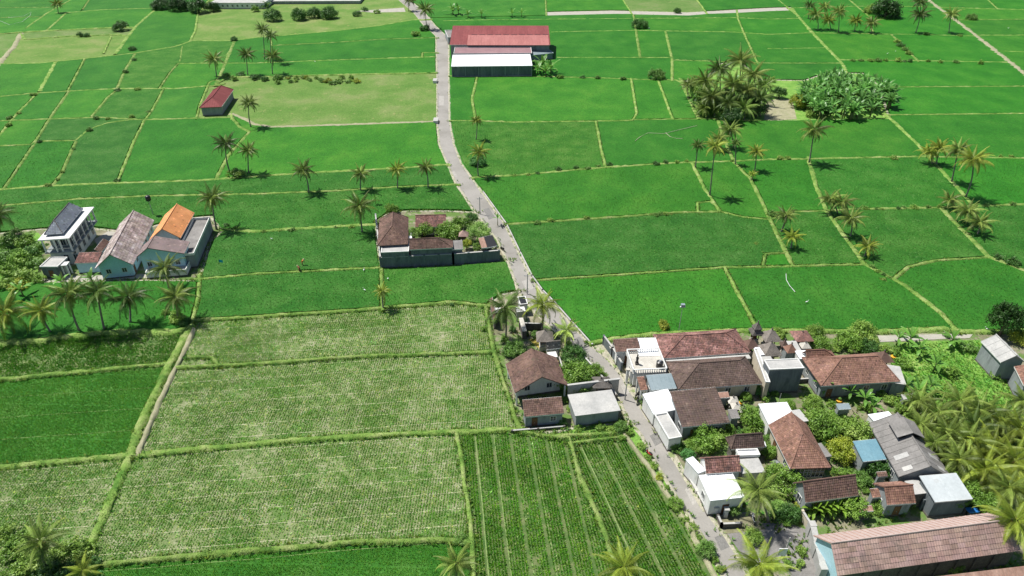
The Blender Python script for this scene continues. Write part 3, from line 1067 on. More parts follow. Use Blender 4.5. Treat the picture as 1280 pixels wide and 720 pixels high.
def crown_mesh(name, seed, clumps=46, per=34, leaf=.17, flat=.8, matn="tree_leaf", hollow=.62):
    """unit crown (radius 1): leaves in clumps spread through an uneven volume"""
    r = np.random.default_rng(seed)
    d = r.normal(size=(clumps, 3)); d /= np.linalg.norm(d, axis=1)[:, None]
    d[:, 2] = np.where(d[:, 2] < -.35, -d[:, 2] * .5, d[:, 2])
    rad = r.uniform(hollow, .95, clumps)
    C = d * rad[:, None] * np.array([1, 1, flat])
    C[:, 0] *= r.uniform(.8, 1.2); C[:, 1] *= r.uniform(.8, 1.2)
    n = clumps * per
    cr = np.repeat(r.uniform(.20, .36, clumps), per)
    off = r.normal(size=(n, 3)); off /= np.linalg.norm(off, axis=1)[:, None]
    P = np.repeat(C, per, 0) + off * (cr * r.uniform(.45, 1.0, n))[:, None]
    nrm = off + r.normal(scale=.45, size=(n, 3)) + np.array([0, 0, .35]); nrm /= np.linalg.norm(nrm, axis=1)[:, None]
    t = np.cross(nrm, r.normal(size=(n, 3))); t /= np.linalg.norm(t, axis=1)[:, None]
    bt = np.cross(nrm, t)
    s = leaf * r.uniform(.6, 1.15, n)[:, None]
    V = np.stack([P - t * s * .5, P - bt * s * .28, P + t * s * .6, P + bt * s * .28], 1).reshape(-1, 3)
    F = np.arange(4 * n).reshape(-1, 4)
    return arr_mesh(name, V, F, matn)


TREES = [crown_mesh("crown", 20 + i, 80, 62, .115) for i in range(4)]
BUSHES = [crown_mesh("foliage", 40 + i, 34, 40, .18, .85, hollow=.35) for i in range(4)]
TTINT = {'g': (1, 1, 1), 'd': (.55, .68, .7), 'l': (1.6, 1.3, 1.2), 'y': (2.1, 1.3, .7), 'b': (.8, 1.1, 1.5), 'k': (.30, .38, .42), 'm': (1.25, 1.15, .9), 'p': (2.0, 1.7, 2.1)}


def trunk_obj(root, h, r, sp=.5, name="trunk", m="tree_bark"):
    rr = random.Random(int(h * 100))
    mb = MB().tube([(0, 0, 0), (.05, 0, h * .4), (0, .05, h * .85)], [r * 1.3, r, r * .7], n=6)
    for k in range(4):
        a = k * 1.6 + rr.random()
        mb.tube([(0, 0, h * .45), (math.cos(a) * sp * .5, math.sin(a) * sp * .5, h * .75), (math.cos(a) * sp, math.sin(a) * sp, h * 1.1)], [r * .6, r * .4, r * .15], n=4, cap=False)
    return mb.obj(name, m, root, smooth=True)


def tree(c, rpx, label, tint='g', h=None, group=None, foot=None, flat=1.0, cat="tree", name="leafy_tree", z0=0):
    """c: centre of the crown in the photo; rpx: crown radius in photo pixels; h: height of the crown centre in m"""
    s0 = .8367 * (c[1] + 200) / CAM_H
    r = rpx / s0
    h = h if h is not None else r * .72 + .2
    C = G(c[0], c[1], h)
    hc = max(z0 + .35 * r * flat, h - .3 * r * flat)
    root = empty(name, (C.x, C.y, z0), 0, label, cat, group)
    rr = random.Random(int(c[0] * 5 + c[1] * 11))
    trunk_obj(root, hc - z0, .07 + .05 * r, r * .55)
    o = link("crown", TREES[rr.randint(0, 3)], root, (0, 0, hc - z0), (rr.uniform(-.2, .2), rr.uniform(-.2, .2), rr.uniform(0, 6.28)), (r * rr.uniform(.9, 1.1), r * rr.uniform(.9, 1.1), r * flat))
    o.color = (*TTINT[tint], 1)
    return root


def bush(c, rpx, label, tint='g', group=None, flat=.8, cat="bush", name="bush", lift=0):
    s0 = .8367 * (c[1] + 200) / CAM_H
    r = rpx / s0
    C = G(c[0], c[1], r * .45 * flat + lift)
    root = empty(name, (C.x, C.y, lift), 0, label, cat, group)
    rr = random.Random(int(c[0] * 3 + c[1] * 13))
    o = link("foliage", BUSHES[rr.randint(0, 3)], root, (0, 0, r * .5 * flat), (0, 0, rr.uniform(0, 6.28)), (r, r * .9, r * flat))
    o.color = (*TTINT[tint], 1)
    mb = MB()
    for k in range(3):
        a = k * 2.1
        mb.tube([(0, 0, 0), (math.cos(a) * r * .4, math.sin(a) * r * .4, r * .6)], [.05, .02], n=4, cap=False)
    mb.obj("stem", "tree_bark", root)
    return root


def banana_leaf_mesh(name, L=2.2, w=.30, droop=1.0):
    mb = MB()
    pts = []
    x = z = 0.0
    N = 8
    for i in range(N):
        t = i / (N - 1)
        a = -droop * t ** 1.5
        pts.append((x, z, a)); x += math.cos(a) * L / (N - 1); z += math.sin(a) * L / (N - 1)
    for i in range(N - 1):
        t0, t1 = i / (N - 1), (i + 1) / (N - 1)
        def wd(t):
            return .03 if t < .1 else w * math.sin(min(1.0, (t - .08) * 1.08) * math.pi) ** .6 + .01
        (x0, z0, a0), (x1, z1, a1) = pts[i], pts[i + 1]
        for s in (-1, 1):
            g = .86 if i % 2 else 1.0
            q = [(x0, 0, z0), (x1, 0, z1), (x1, s * wd(t1) * g, z1 + .10 * w), (x0, s * wd(t0) * g, z0 + .10 * w)]
            mb.quad(q if s > 0 else q[::-1])
    return mb.mesh(name, "banana_leaf", smooth=False)


BLEAF = [banana_leaf_mesh("leaf", 2.3, .30, .9), banana_leaf_mesh("leaf", 2.1, .28, 1.5), banana_leaf_mesh("leaf", 1.9, .26, .3)]


def joined_banana(seed):
    rr = random.Random(seed)
    V, F = [], []
    for k in range(9):
        az = k * 2.4 + rr.uniform(-.3, .3); el = 1.35 - .12 * k + rr.uniform(-.1, .1)
        me = BLEAF[2 if k < 2 else k % 2]
        mt = Matrix.Rotation(az, 4, 'Z') @ Matrix.Rotation(-el, 4, 'Y') @ Matrix.Scale(rr.uniform(.85, 1.15), 4)
        b = len(V)
        V += [tuple(mt @ v.co) for v in me.vertices]; F += [tuple(b + i for i in p.vertices) for p in me.polygons]
    me = bpy.data.meshes.new("leaves"); me.from_pydata(V, [], F); me.materials.append(M["banana_leaf"]); me.update()
    return me


BCROWNS = [joined_banana(s) for s in range(4)]
BSTEM = MB().tube([(0, 0, 0), (.03, 0, 1.0), (0, 0, 2.0)], [.16, .13, .09], n=6).mesh("stem", "banana_stem", True)


def banana(c, size, label, group=None, parts=None, tint=(1, 1, 1), h=2.0, z0=0):
    P = G(c[0], c[1], 0)
    root = empty("banana_plant", P, 0, label, "banana plant", group)
    rr = random.Random(int(c[0] * 17 + c[1] * 5))
    root.location.z = z0
    link("stem", BSTEM, root, None, None, (size, size, h / 2.0))
    if parts is None:
        parts = c[1] > 380
    if parts:
        for k in range(9):
            az = k * 2.4 + rr.uniform(-.3, .3); el = 1.3 - .14 * k + rr.uniform(-.1, .1)
            o = link("leaf", BLEAF[2 if k < 2 else k % 2], root, (0, 0, h - .05 * k), (0, -el, az), size * rr.uniform(.85, 1.15))
            f = rr.uniform(.85, 1.2); o.color = (tint[0] * f, tint[1] * f, tint[2] * f, 1)
    else:
        o = link("leaves", BCROWNS[rr.randint(0, 3)], root, (0, 0, h), (0, 0, rr.uniform(0, 6.28)), size)
        o.color = (*tint, 1)
    return root
# ============================================================ BUILDING TOOLKIT
def clip_e(poly2, e):
    """s-range of a convex polygon (list of (e, s)) at the abscissa e"""
    ss = []
    for (e1, s1), (e2, s2) in zip(poly2, poly2[1:] + poly2[:1]):
        if (e1 <= e < e2) or (e2 <= e < e1):
            ss.append(s1 + (s2 - s1) * (e - e1) / (e2 - e1))
    return (min(ss), max(ss)) if len(ss) > 1 else None


def plane_of(poly):
    n = Vector((0, 0, 0))
    P = [Vector(p) for p in poly]
    for a, b in zip(P, P[1:] + P[:1]):
        n += Vector(((a.y - b.y) * (a.z + b.z), (a.z - b.z) * (a.x + b.x), (a.x - b.x) * (a.y + b.y)))
    n.normalize()
    if n.z < 0:
        n = -n
    e = Vector((0, 0, 1)).cross(n)
    e = Vector((1, 0, 0)) if e.length < 1e-3 else e.normalized()
    return P[0], n, e, n.cross(e)


def tile_cover(poly, tw=.30, th=.34, seed=1, var=.22, lift=.05):
    o, n, e, s = plane_of(poly)
    p2 = [((Vector(p) - o).dot(e), (Vector(p) - o).dot(s)) for p in poly]
    e0, e1 = min(p[0] for p in p2), max(p[0] for p in p2)
    s0, s1 = min(p[1] for p in p2), max(p[1] for p in p2)
    rr = random.Random(seed)
    mb = MB()
    ne, ns = max(1, round((e1 - e0) / tw)), max(1, round((s1 - s0) / th))
    tw, th = (e1 - e0) / ne, (s1 - s0) / ns
    for i in range(ne):
        x = e0 + (i + .5) * tw
        cl = clip_e(p2, x)
        if not cl:
            continue
        for j in range(ns):
            y = s0 + (j + .5) * th
            if y < cl[0] - .02 or y > cl[1] - .02 * th:
                continue
            h = lift + rr.uniform(-.008, .012)
            k = 1 + rr.uniform(-var, var) + .22 * noise.noise((x * .5 + seed, y * .5, 3))
            if rr.random() < .06:
                k *= rr.choice((.6, 1.4))
            q = []
            a = tw * .47
            for dx, dz in ((-a, .0), (0, .035), (a, .0)):
                q.append(o + e * (x + dx) + s * (y - th * .54) + n * (h + dz))
                q.append(o + e * (x + dx) + s * (y + th * .5) + n * (.012 + dz))
            t = (k, k * rr.uniform(.96, 1.04), k * rr.uniform(.94, 1.06))
            mb.quad([q[0], q[2], q[3], q[1]], t); mb.quad([q[2], q[4], q[5], q[3]], t)
    return mb


def rib_cover(poly, gap=.5, w=.06, h=.05):
    o, n, e, s = plane_of(poly)
    p2 = [((Vector(p) - o).dot(e), (Vector(p) - o).dot(s)) for p in poly]
    e0, e1 = min(p[0] for p in p2), max(p[0] for p in p2)
    mb = MB()
    k = int((e1 - e0) / gap)
    for i in range(k + 1):
        x = e0 + .04 + i * ((e1 - e0 - .08) / max(1, k))
        cl = clip_e(p2, x)
        if not cl or cl[1] - cl[0] < .1:
            continue
        c = []
        for dx, dz in ((-w, .003), (-w * .5, h), (w * .5, h), (w, .003)):
            c.append([o + e * (x + dx) + s * (cl[0] - .02) + n * dz, o + e * (x + dx) + s * (cl[1]) + n * dz])
        for a, b in zip(c[:-1], c[1:]):
            mb.quad([a[0], b[0], b[1], a[1]])
        mb.quad([c[0][0], c[3][0], c[2][0], c[1][0]])
    return mb


def sheet_parts(poly, parent, matn, sw=1.08, sh=.86, seed=1, name="roof_sheet"):
    o, n, e, s = plane_of(poly)
    p2 = [((Vector(p) - o).dot(e), (Vector(p) - o).dot(s)) for p in poly]
    e0, e1 = min(p[0] for p in p2), max(p[0] for p in p2)
    s0, s1 = min(p[1] for p in p2), max(p[1] for p in p2)
    ne, ns = max(1, round((e1 - e0) / sw)), max(1, round((s1 - s0) / sh))
    sw, sh = (e1 - e0) / ne, (s1 - s0) / ns
    mb = MB()
    K = 6
    for i in range(K):
        a, b = -sw * .495 + sw * .99 * i / K, -sw * .495 + sw * .99 * (i + 1) / K
        za, zb = (.0 if i % 2 == 0 else .035), (.035 if i % 2 == 0 else .0)
        mb.quad([(a, -sh * .53, .05 + za), (b, -sh * .53, .05 + zb), (b, sh * .5, .012 + zb), (a, sh * .5, .012 + za)])
        mb.quad([(b, -sh * .53, .05 + zb), (a, -sh * .53, .05 + za), (a, -sh * .53, .0), (b, -sh * .53, .0)])
    me = mb.mesh(name, matn)
    rr = random.Random(seed)
    rot = Matrix((e, s, n)).transposed().to_euler()
    for i in range(ne):
        for j in range(ns):
            x, y = e0 + (i + .5) * sw, s0 + (j + .5) * sh
            ob = link(name, me, parent, o + e * (x + rr.uniform(-.02, .02)) + s * y + n * rr.uniform(0, .012), rot)
            k = rr.uniform(.82, 1.15) * (1 + .2 * noise.noise((x * .4, y * .5, seed)))
            ob.color = (k, k * rr.uniform(.95, 1.02), k * rr.uniform(.93, 1.03), 1)


def add_window(root, x, y, z, nx, ny, w=1.1, h=1.2, frame="frame_white", name="window"):
    """flush in the wall: (nx, ny) is the outward side in the building's own axes"""
    tx, ty = -ny, nx
    def bx(mb, u0, u1, d0, d1, z0, z1):
        X = sorted((x + tx * u0 + nx * d0, x + tx * u1 + nx * d1)); Y = sorted((y + ty * u0 + ny * d0, y + ty * u1 + ny * d1))
        mb.box(X[0], X[1], Y[0], Y[1], z0, z1)
    f = MB()
    bx(f, -w / 2, -w / 2 + .09, -.05, .07, z, z + h); bx(f, w / 2 - .09, w / 2, -.05, .07, z, z + h)
    bx(f, -w / 2 + .09, w / 2 - .09, -.05, .068, z, z + .09); bx(f, -w / 2 + .09, w / 2 - .09, -.05, .068, z + h - .09, z + h)
    if name == "window":
        bx(f, -.03, .03, -.05, .066, z + .09, z + h - .09)
    fo = f.obj(name, frame, root)
    p = MB(); bx(p, -w / 2 + .05, w / 2 - .05, -.04, .03, z + .05, z + h - .05)
    p.obj("pane" if name == "window" else "door_leaf", "glass_dark" if name == "window" else "frame_wood", fo)
    return fo


def building(name, label, A, Bp, C, z, roof='gable', rise=1.6, W=None, rp=None, ov=.5, wall="plaster_grey", cover="tile", rmat="tile_brown",
             h0=0.0, h1=0.0, rf=.5, z0=0.0, win=True, cat="house", group=None, tw=.30, th=.34, walls=True, backmat=None, fascia="plaster_white",
             parapet=0.0, storeys=1, thick=.14, caps=True, ribgap=.5, var=.22, open_sides=False, ovx=None):
    a, b = G(*A, z), G(*Bp, z)
    c = G(*(C or rp), z + (rise if (roof == 'shed' or (rp and not C)) else 0))
    sw = ((b - a).xy.to_3d()).cross((c - a).xy.to_3d()).z < 0
    if sw:
        a, b = b, a; h0, h1 = h1, h0
    u = (b - a).xy.normalized(); v = Vector((-u.y, u.x))
    L = (b - a).xy.length
    if W is None:
        if rp:
            q = G(*rp, z + rise)
            W = abs((q - a).xy.dot(v)) / rf if roof != 'shed' else abs((q - a).xy.dot(v))
        else:
            W = abs((c - a).xy.dot(v))
    rz = math.atan2(u.y, u.x)
    root = empty(name, (a.x, a.y, z0), rz, label, cat, group)
    z = z - z0
    yr = W * rf
    def rh(x, y):
        if roof == 'flat':
            return z
        if roof == 'shed':
            return z + rise * y / W
        hy = z + rise * (y / yr if y <= yr else (W - y) / (W - yr))
        if h0 > 0: hy = min(hy, z + rise * x / h0)
        if h1 > 0: hy = min(hy, z + rise * (L - x) / h1)
        return hy
    S = []
    if roof == 'flat':
        S = [[(0, 0, z), (L, 0, z), (L, W, z), (0, W, z)]]
    elif roof == 'shed':
        S = [[(0, 0, z), (L, 0, z), (L, W, z + rise), (0, W, z + rise)]]
    else:
        r0, r1 = (h0, yr, z + rise), (L - h1, yr, z + rise)
        S = [[(0, 0, z), (L, 0, z), r1, r0], [(L, W, z), (0, W, z), r0, r1]]
        if h0 > 0: S.append([(0, W, z), (0, 0, z), r0])
        if h1 > 0: S.append([(L, 0, z), (L, W, z), r1])
    mb = MB()
    for p in S:
        mb.slab(p, thick)
    under = {"tile": rmat, "rib": rmat, "sheet": "stone_dark", "plain": rmat}[cover]
    ro = mb.obj("roof", under, root, tint=True)
    mb = MB()
    for k, p in enumerate(S):
        if cover == "tile":
            t = tile_cover(p, tw, th, seed=int(A[0] + k * 13), var=var)
        elif cover == "rib":
            t = rib_cover(p, ribgap)
        elif cover == "sheet":
            sheet_parts(p, ro, rmat, tw, th, seed=int(A[0] + k * 13)); continue
        else:
            continue
        b0 = len(mb.v)
        mb.v += t.v; mb.f += [tuple(b0 + i for i in f) for f in t.f]; mb.t += t.t
    if mb.f:
        tag(mb.obj("roof_tiles" if cover == "tile" else "roof_ribs", rmat, ro, tint=True), kind="stuff")
    if caps and roof in ('gable',) :
        mb = MB(); e = .07
        mb.tube([(h0 - (0 if h0 else .02), yr, z + rise + e), (L - h1 + (0 if h1 else .02), yr, z + rise + e)], .11, 5)
        for hh, x0, xr in ((h0, 0, h0), (h1, L, L - h1)):
            if hh:
                mb.tube([(x0, 0, z + e), (xr, yr, z + rise + e)], .09, 5); mb.tube([(x0, W, z + e), (xr, yr, z + rise + e)], .09, 5)
        mb.obj("ridge_cap", rmat, ro, tint=True)
    if fascia and roof != 'flat':
        t = .035
        MB().box(0, L, -t, -.003, z - .2, z + .01).obj("fascia", fascia, ro)
        MB().box(0, L, W + .003, W + t, rh(0, W) - .2, rh(0, W) + .01).obj("fascia", fascia, ro)
    if parapet:
        mb = MB(); t = .16; zt = z + parapet
        mb.box(0, L, 0, t, z + .002, zt); mb.box(0, L, W - t, W, z + .002, zt); mb.box(0, t, t, W - t, z + .002, zt - .003); mb.box(L - t, L, t, W - t, z + .002, zt - .003)
        mb.obj("parapet", fascia or rmat, ro)
    if walls:
        x0, x1, y0, y1 = (ovx or ov), L - (ovx or ov), ov, W - ov
        if ovx:
            for px in (.35, L - .35):
                for py in (.4, W - .4):
                    MB().box(px - .12, px + .12, py - .12, py + .12, 0, rh(px, py) - thick - .02).obj("post", "plaster_white", root)
        f = lambda x, y: rh(x, y) - thick - .01
        mb = MB()
        if open_sides:
            for (px, py) in ((x0, y0), (x1, y0), (x1, y1), (x0, y1), ((x0 + x1) / 2, y0), ((x0 + x1) / 2, y1)):
                MBp = MB().box(px - .12, px + .12, py - .12, py + .12, 0, f(px, py) + .05)
                MBp.obj("post", wall, root)
            mb.box(x0 + .3, x1 - .3, y1 - .5, y1 - .3, 0, f(x0, y1) - .3)
            mb.obj("wall", wall, root)
        else:
            mb.quad([(x0, y0, 0), (x1, y0, 0), (x1, y0, f(x1, y0)), (x0, y0, f(x0, y0))])
            mb.quad([(x1, y1, 0), (x0, y1, 0), (x0, y1, f(x0, y1)), (x1, y1, f(x1, y1))])
            ymid = min(max(yr, y0 + .01), y1 - .01)
            mb.quad([(x1, y0, 0), (x1, y1, 0), (x1, y1, f(x1, y1)), (x1, ymid, f(x1, ymid)), (x1, y0, f(x1, y0))])
            mb.quad([(x0, y1, 0), (x0, y0, 0), (x0, y0, f(x0, y0)), (x0, ymid, f(x0, ymid)), (x0, y1, f(x0, y1))])
            mb.obj("wall", wall, root)
            pl = MB(); q = .06
            pl.box(x0 - q, x1 + q, y0 - q, y0 - .003, 0, .35); pl.box(x0 - q, x1 + q, y1 + .003, y1 + q, 0, .35)
            pl.box(x0 - q, x0 - .003, y0, y1, 0, .347); pl.box(x1 + .003, x1 + q, y0, y1, 0, .347)
            pl.obj("plinth", "stone_dark", root)
            if win:
                H = min(f(x0, y0), f(x1, y1)) / storeys
                door = False
                for (nx, ny) in ((0, -1), (0, 1), (-1, 0), (1, 0)):
                    wn_ = Vector((u.x * nx + v.x * ny, u.y * nx + v.y * ny))
                    tocam = Vector((-a.x, -a.y)).normalized()
                    if wn_.dot(tocam) < .12:
                        continue
                    ln = (x1 - x0) if ny else (y1 - y0)
                    k = int(ln / 2.7)
                    for s_ in range(storeys):
                        for i in range(k):
                            tt = (i + .5) / k * ln
                            X, Y = (x0 + tt, y0 if ny < 0 else y1) if ny else (x0 if nx < 0 else x1, y0 + tt)
                            zb = s_ * H
                            if not door and s_ == 0 and H > 2.3:
                                d = add_window(root, X, Y, .06, nx, ny, .95, 2.05, "frame_wood", "door"); door = True
                                MB().box(X + nx * .05 - .04, X + nx * .05 + .04, Y + ny * .05 - .04, Y + ny * .05 + .04, 1.0, 1.1).obj("handle", "steel", d)
                            elif H > 2.0:
                                add_window(root, X, Y, zb + max(.8, H * .38), nx, ny, 1.05, min(1.15, H * .42))
    return root, L, W


def wall_run(pts, h, label, t=.18, m="block_wall", name="garden_wall", cap="slab_grey", z0=0.0, cat="wall", posts=3.0, rails=None):
    """a wall along photo points, with a coping and piers"""
    P = [G(x, y, z0) for x, y in pts]
    root = empty(name, P[0], 0, label, cat)
    o = P[0]
    w, c, q = MB(), MB(), []
    for a, b in zip(P[:-1], P[1:]):
        d = (b - a); L = d.length; rz = math.atan2(d.y, d.x)
        mt = Matrix.Translation(a - o) @ Matrix.Rotation(rz, 4, 'Z')
        w.box(-t * .2, L + t * .2, -t / 2, t / 2, 0, h, mt); c.box(-t * .2, L + t * .2, -t * .8, t * .8, h + .002, h + .09, mt)
        k = max(1, int(L / posts))
        for i in range(k + 1):
            q.append(mt @ Vector((L * i / k, 0, 0)))
    w.obj("wall_panel", m, root); c.obj("coping", cap, root)
    for p in q[:60]:
        MB().box(p.x - t * .9, p.x + t * .9, p.y - t * .9, p.y + t * .9, 0, h + .16).obj("pier", m, root)
    return root


def pavilion(c, size, z, rise, label, rmat="thatch", base="stone_pale", z0=0.0, name="shrine_pavilion", rz=0.0, cat="shrine", tiers=1):
    """small Balinese shrine: stone base, posts and a pyramid roof; c = roof centre in the photo at eaves level"""
    P = G(c[0], c[1], z)
    root = empty(name, (P.x, P.y, z0), rz, label, cat)
    h = z - z0; s = size / 2; k = s * .62
    MB().box(-k, k, -k, k, 0, h * .38).box(-k * .8, k * .8, -k * .8, k * .8, h * .38, h * .52).obj("base", base, root)
    MB().box(-k * .55, k * .55, -k * .1, k * .7, h * .52, h * .9).obj("back_panel", "frame_wood", root)
    for x in (-1, 1):
        for y in (-1, 1):
            MB().box(x * k * .7 - .06, x * k * .7 + .06, y * k * .7 - .06, y * k * .7 + .06, h * .52, h + .06).obj("post", "frame_wood", root)
    for t in range(tiers):
        f = 1 - .3 * t; zz = h + t * rise * .55
        mb = MB(); ap = (0, 0, zz + rise * f)
        q = [(-s * f, -s * f, zz), (s * f, -s * f, zz), (s * f, s * f, zz), (-s * f, s * f, zz)]
        for i in range(4):
            a, b = q[i], q[(i + 1) % 4]
            m1 = tuple((a[j] * .45 + ap[j] * .55) * (1 if j < 2 else 1) for j in range(3)); m2 = tuple(b[j] * .45 + ap[j] * .55 for j in range(3))
            m1 = (m1[0] * .9, m1[1] * .9, m1[2]); m2 = (m2[0] * .9, m2[1] * .9, m2[2])
            mb.quad([a, b, m2, m1]); mb.quad([m1, m2, ap])
        mb.quad([(x, y, z_ - .02) for x, y, z_ in q[::-1]])
        ro = mb.obj("roof", rmat, root, tint=True)
        if t == tiers - 1:
            MB().tube([(0, 0, ap[2] - .05), (0, 0, ap[2] + .15), (0, 0, ap[2] + .3)], [.12, .16, .03], 6).obj("finial", "stone_dark", ro)
    return root


# ============================================================ FAR: WAREHOUSES AND THE SMALL RED HOUSE
wh, L_, W_ = building("warehouse", "long warehouse with a dusky red metal roof beside the road", (562, 56), (688, 56), None, 6.0, rp=(690, 31),
                      rise=3.2, W=24, rf=.90, cover="rib", rmat="metal_red", wall="plaster_grey", ribgap=1.2, cat="warehouse", ov=.4, caps=False)
lo = MB()
lo.slab([(7.5, -.8, 6.06), (L_ - .5, -.8, 6.06), (L_ - .5, 9.5, 7.9), (7.5, 9.5, 7.9)], .1)
c_ = lo.obj("canopy", "metal_pink", wh)
t_ = rib_cover([(7.5, -.8, 6.06), (L_ - .5, -.8, 6.06), (L_ - .5, 9.5, 7.9), (7.5, 9.5, 7.9)], 1.2)
tag(t_.obj("canopy_ribs", "metal_pink", c_), kind="stuff")
for i in range(10):
    MB().box(9 + i * (L_ - 12) / 9, 9 + i * (L_ - 12) / 9 + 2.6, 9.55, 9.9, 7.75, 8.02).obj("vent_shadow", "paint_black", wh)  # black boxes paint the dashed shadow of the vent gap between the roofs
building("annex", "flat mauve roof strip between the red warehouse and the white shed", (567, 67.5), (665, 67), (568, 59.5), 5.0, 'flat', cover="rib", rmat="metal_maroon", win=False, parapet=.25, cat="shed", ov=.1)
sh, L_, W_ = building("storage_shed", "long white roofed shed with a dark pillared wall facing the rice, beside the road", (564, 83), (665.5, 82), (566, 68.5), 4.6, 'shed', rise=.5, cover="rib",
                      rmat="metal_white", wall="block_wall", win=False, cat="shed", ov=.25, ribgap=1.5)
for i in range(7):
    x = .25 + i * (L_ - .5) / 6
    MB().box(x - .14, x + .14, .02, .22, 0, 4.3).obj("pillar", "plaster_grey", sh)
MB().box(.3, L_ - .3, .06, .2, .5, .65).obj("skirting", "slab_grey", sh)
building("outbuilding", "small dark roofed outbuilding at the road end of the red warehouse", (560, 47), (571, 46.5), (560, 38), 3.2, 'flat', cover="plain", rmat="slab_dark", win=False, parapet=.2, cat="outbuilding", ov=.1)
building("lean_to", "dark lean-to shed against the right end of the red warehouse", (664, 69), (692, 66), (668, 58), 3.0, 'shed', rise=1.0, cover="rib", rmat="metal_steel", win=False, cat="shed", ov=.3)
building("small_house", "small white house with a bright red hipped roof standing alone in the rice", (277, 133.5), (292, 112), (249, 134.5), 3.2, rise=2.0, h0=4.5, h1=1.2, ov=.45,
         wall="plaster_grey", cover="rib", rmat="metal_red", ribgap=.8, cat="house", win=False)
# ============================================================ LEFT GROUP: VILLA, TILED HOUSES
# villa: two storeys, wide flat slab, slate hip roof on top
a, b, c = G(49, 297.7, 7.0), G(86, 297.7, 7.0), G(117.5, 258.5, 7.0)
v_ = (c - b).xy.normalized(); Wv = (c - b).xy.length; u_ = Vector((v_.y, -v_.x)); Lv = abs((b - a).xy.dot(u_))
o_ = Vector((b.x, b.y)) - u_ * Lv
villa = empty("villa", (o_.x, o_.y, 0), math.atan2(u_.y, u_.x), "two storey villa with a white slab roof edge and slate hip roof", "villa")
MB().box(.8, Lv - 1.2, 1.0, Wv - 1, 0, 3.35).obj("ground_storey", "plaster_white", villa)
fl = MB().box(.2, Lv - .2, .3, Wv - .3, 3.36, 3.6).obj("balcony_floor", "plaster_grey", villa)
MB().box(.9, Lv - 1.9, 2.7, Wv - 1.0, 3.61, 6.7).obj("upper_storey", "plaster_grey", villa)
sl = MB().box(0, Lv, 0, Wv, 6.72, 7.0).obj("roof_slab", "plaster_white", villa)
MB().box(1.6, Lv - 2.2, 2.0, Wv - 2.5, 7.002, 7.5).obj("attic_wall", "plaster_grey", villa)
for p_ in [(.5, .5), (Lv * .45, .5), (Lv * .62, .5), (Lv - .5, .5)] + [(Lv - .5, .5 + (Wv - 1) * k / 6) for k in range(1, 7)]:
    MB().box(p_[0] - .14, p_[0] + .14, p_[1] - .14, p_[1] + .14, 3.605, 6.715).obj("column", "plaster_white", villa)
rb = MB()
x0, x1, y0, y1, ze, zr = 1.0, Lv - 1.6, 1.4, Wv - 1.8, 7.52, 9.8
xm = (x0 + x1) / 2; hh = (x1 - x0) * .62
S_ = [[(x1, y0, ze), (x1, y1, ze), (xm, y1 - hh * .5, zr), (xm, y0 + hh, zr)], [(x0, y1, ze), (x0, y0, ze), (xm, y0 + hh, zr), (xm, y1 - hh * .5, zr)],
      [(x0, y0, ze), (x1, y0, ze), (xm, y0 + hh, zr)], [(x1, y1, ze), (x0, y1, ze), (xm, y1 - hh * .5, zr)]]
tl = MB()
for k, p_ in enumerate(S_):
    rb.slab(p_, .12); t_ = tile_cover(p_, .35, .35, k, .06); b0 = len(tl.v); tl.v += t_.v; tl.f += [tuple(b0 + i for i in f) for f in t_.f]; tl.t += t_.t
hr = rb.obj("roof", "tile_slate", villa, tint=True); tag(tl.obj("roof_tiles", "tile_slate", hr, tint=True), kind="stuff")
mb = MB().tube([(xm, y0 + hh, zr + .05), (xm, y1 - hh * .5, zr + .05)], .1, 5)
for q in ((x0, y0), (x1, y0)):
    mb.tube([(q[0], q[1], ze + .06), (xm, y0 + hh, zr + .05)], .09, 5)
mb.obj("ridge_cap", "stone_dark", hr)
for k in range(5):
    add_window(villa, Lv - 1.2, 2.2 + k * (Wv - 4.5) / 4, .9, 1, 0, 1.2, 1.7)
    add_window(villa, Lv - 1.9, 2.6 + k * (Wv - 4.5) / 4, 4.2, 1, 0, 1.3, 1.8)
for k in range(3):
    add_window(villa, 1.9 + k * 2.0, 1.0, .7 if k else .06, 0, -1, 1.1, 1.8)
    add_window(villa, 1.9 + k * 1.6, 2.7, 3.9, 0, -1, 1.1, 1.9)
for s_, (xa, ya, xb, yb) in enumerate([(.5, .35, Lv - .5, .35), (Lv - .35, .5, Lv - .35, Wv - .6)]):
    MB().box(min(xa, xb) - .04, max(xa, xb) + .04, min(ya, yb) - .04, max(ya, yb) + .04, 4.35, 4.45).obj("railing", "steel", villa)

building("outbuilding", "grey flat roofed kitchen block in front of the villa", (49.5, 334), (72, 334), (53, 322), 3.0, 'flat', cover="plain", rmat="slab_grey", wall="block_wall", parapet=.2, cat="outbuilding", ov=.1)
building("porch", "small white slab porch beside the villa's kitchen block", (68, 332.5), (83, 331.5), (68, 328), 2.9, 'flat', cover="plain", rmat="plaster_white", open_sides=True, wall="plaster_white", cat="porch", ov=.2, win=False)
building("side_house", "low light blue annex with a strip of brown tiles between villa and weathered house", (93, 329), (122, 328), (92.5, 316), 2.9, 'shed', rise=.9, wall="plaster_blue", rmat="tile_red", cat="annex", ov=.15, win=False)
building("side_house", "narrow brown tiled annex behind the light blue one, beside the weathered roof", (126, 316), (137, 302), (117, 313), 2.8, 'shed', rise=.9, wall="plaster_white", rmat="tile_brown", cat="annex", ov=.3, win=False)
building("tiled_house", "house with a big weathered pinkish grey gable roof and light blue front wall", (166, 331), (192.5, 275), None, 3.3, rp=(136.5, 319), rise=3.0, wall="plaster_blue", rmat="tile_weathered",
         cat="house", tw=.85, th=.62, var=.20, ov=.6, win=True)
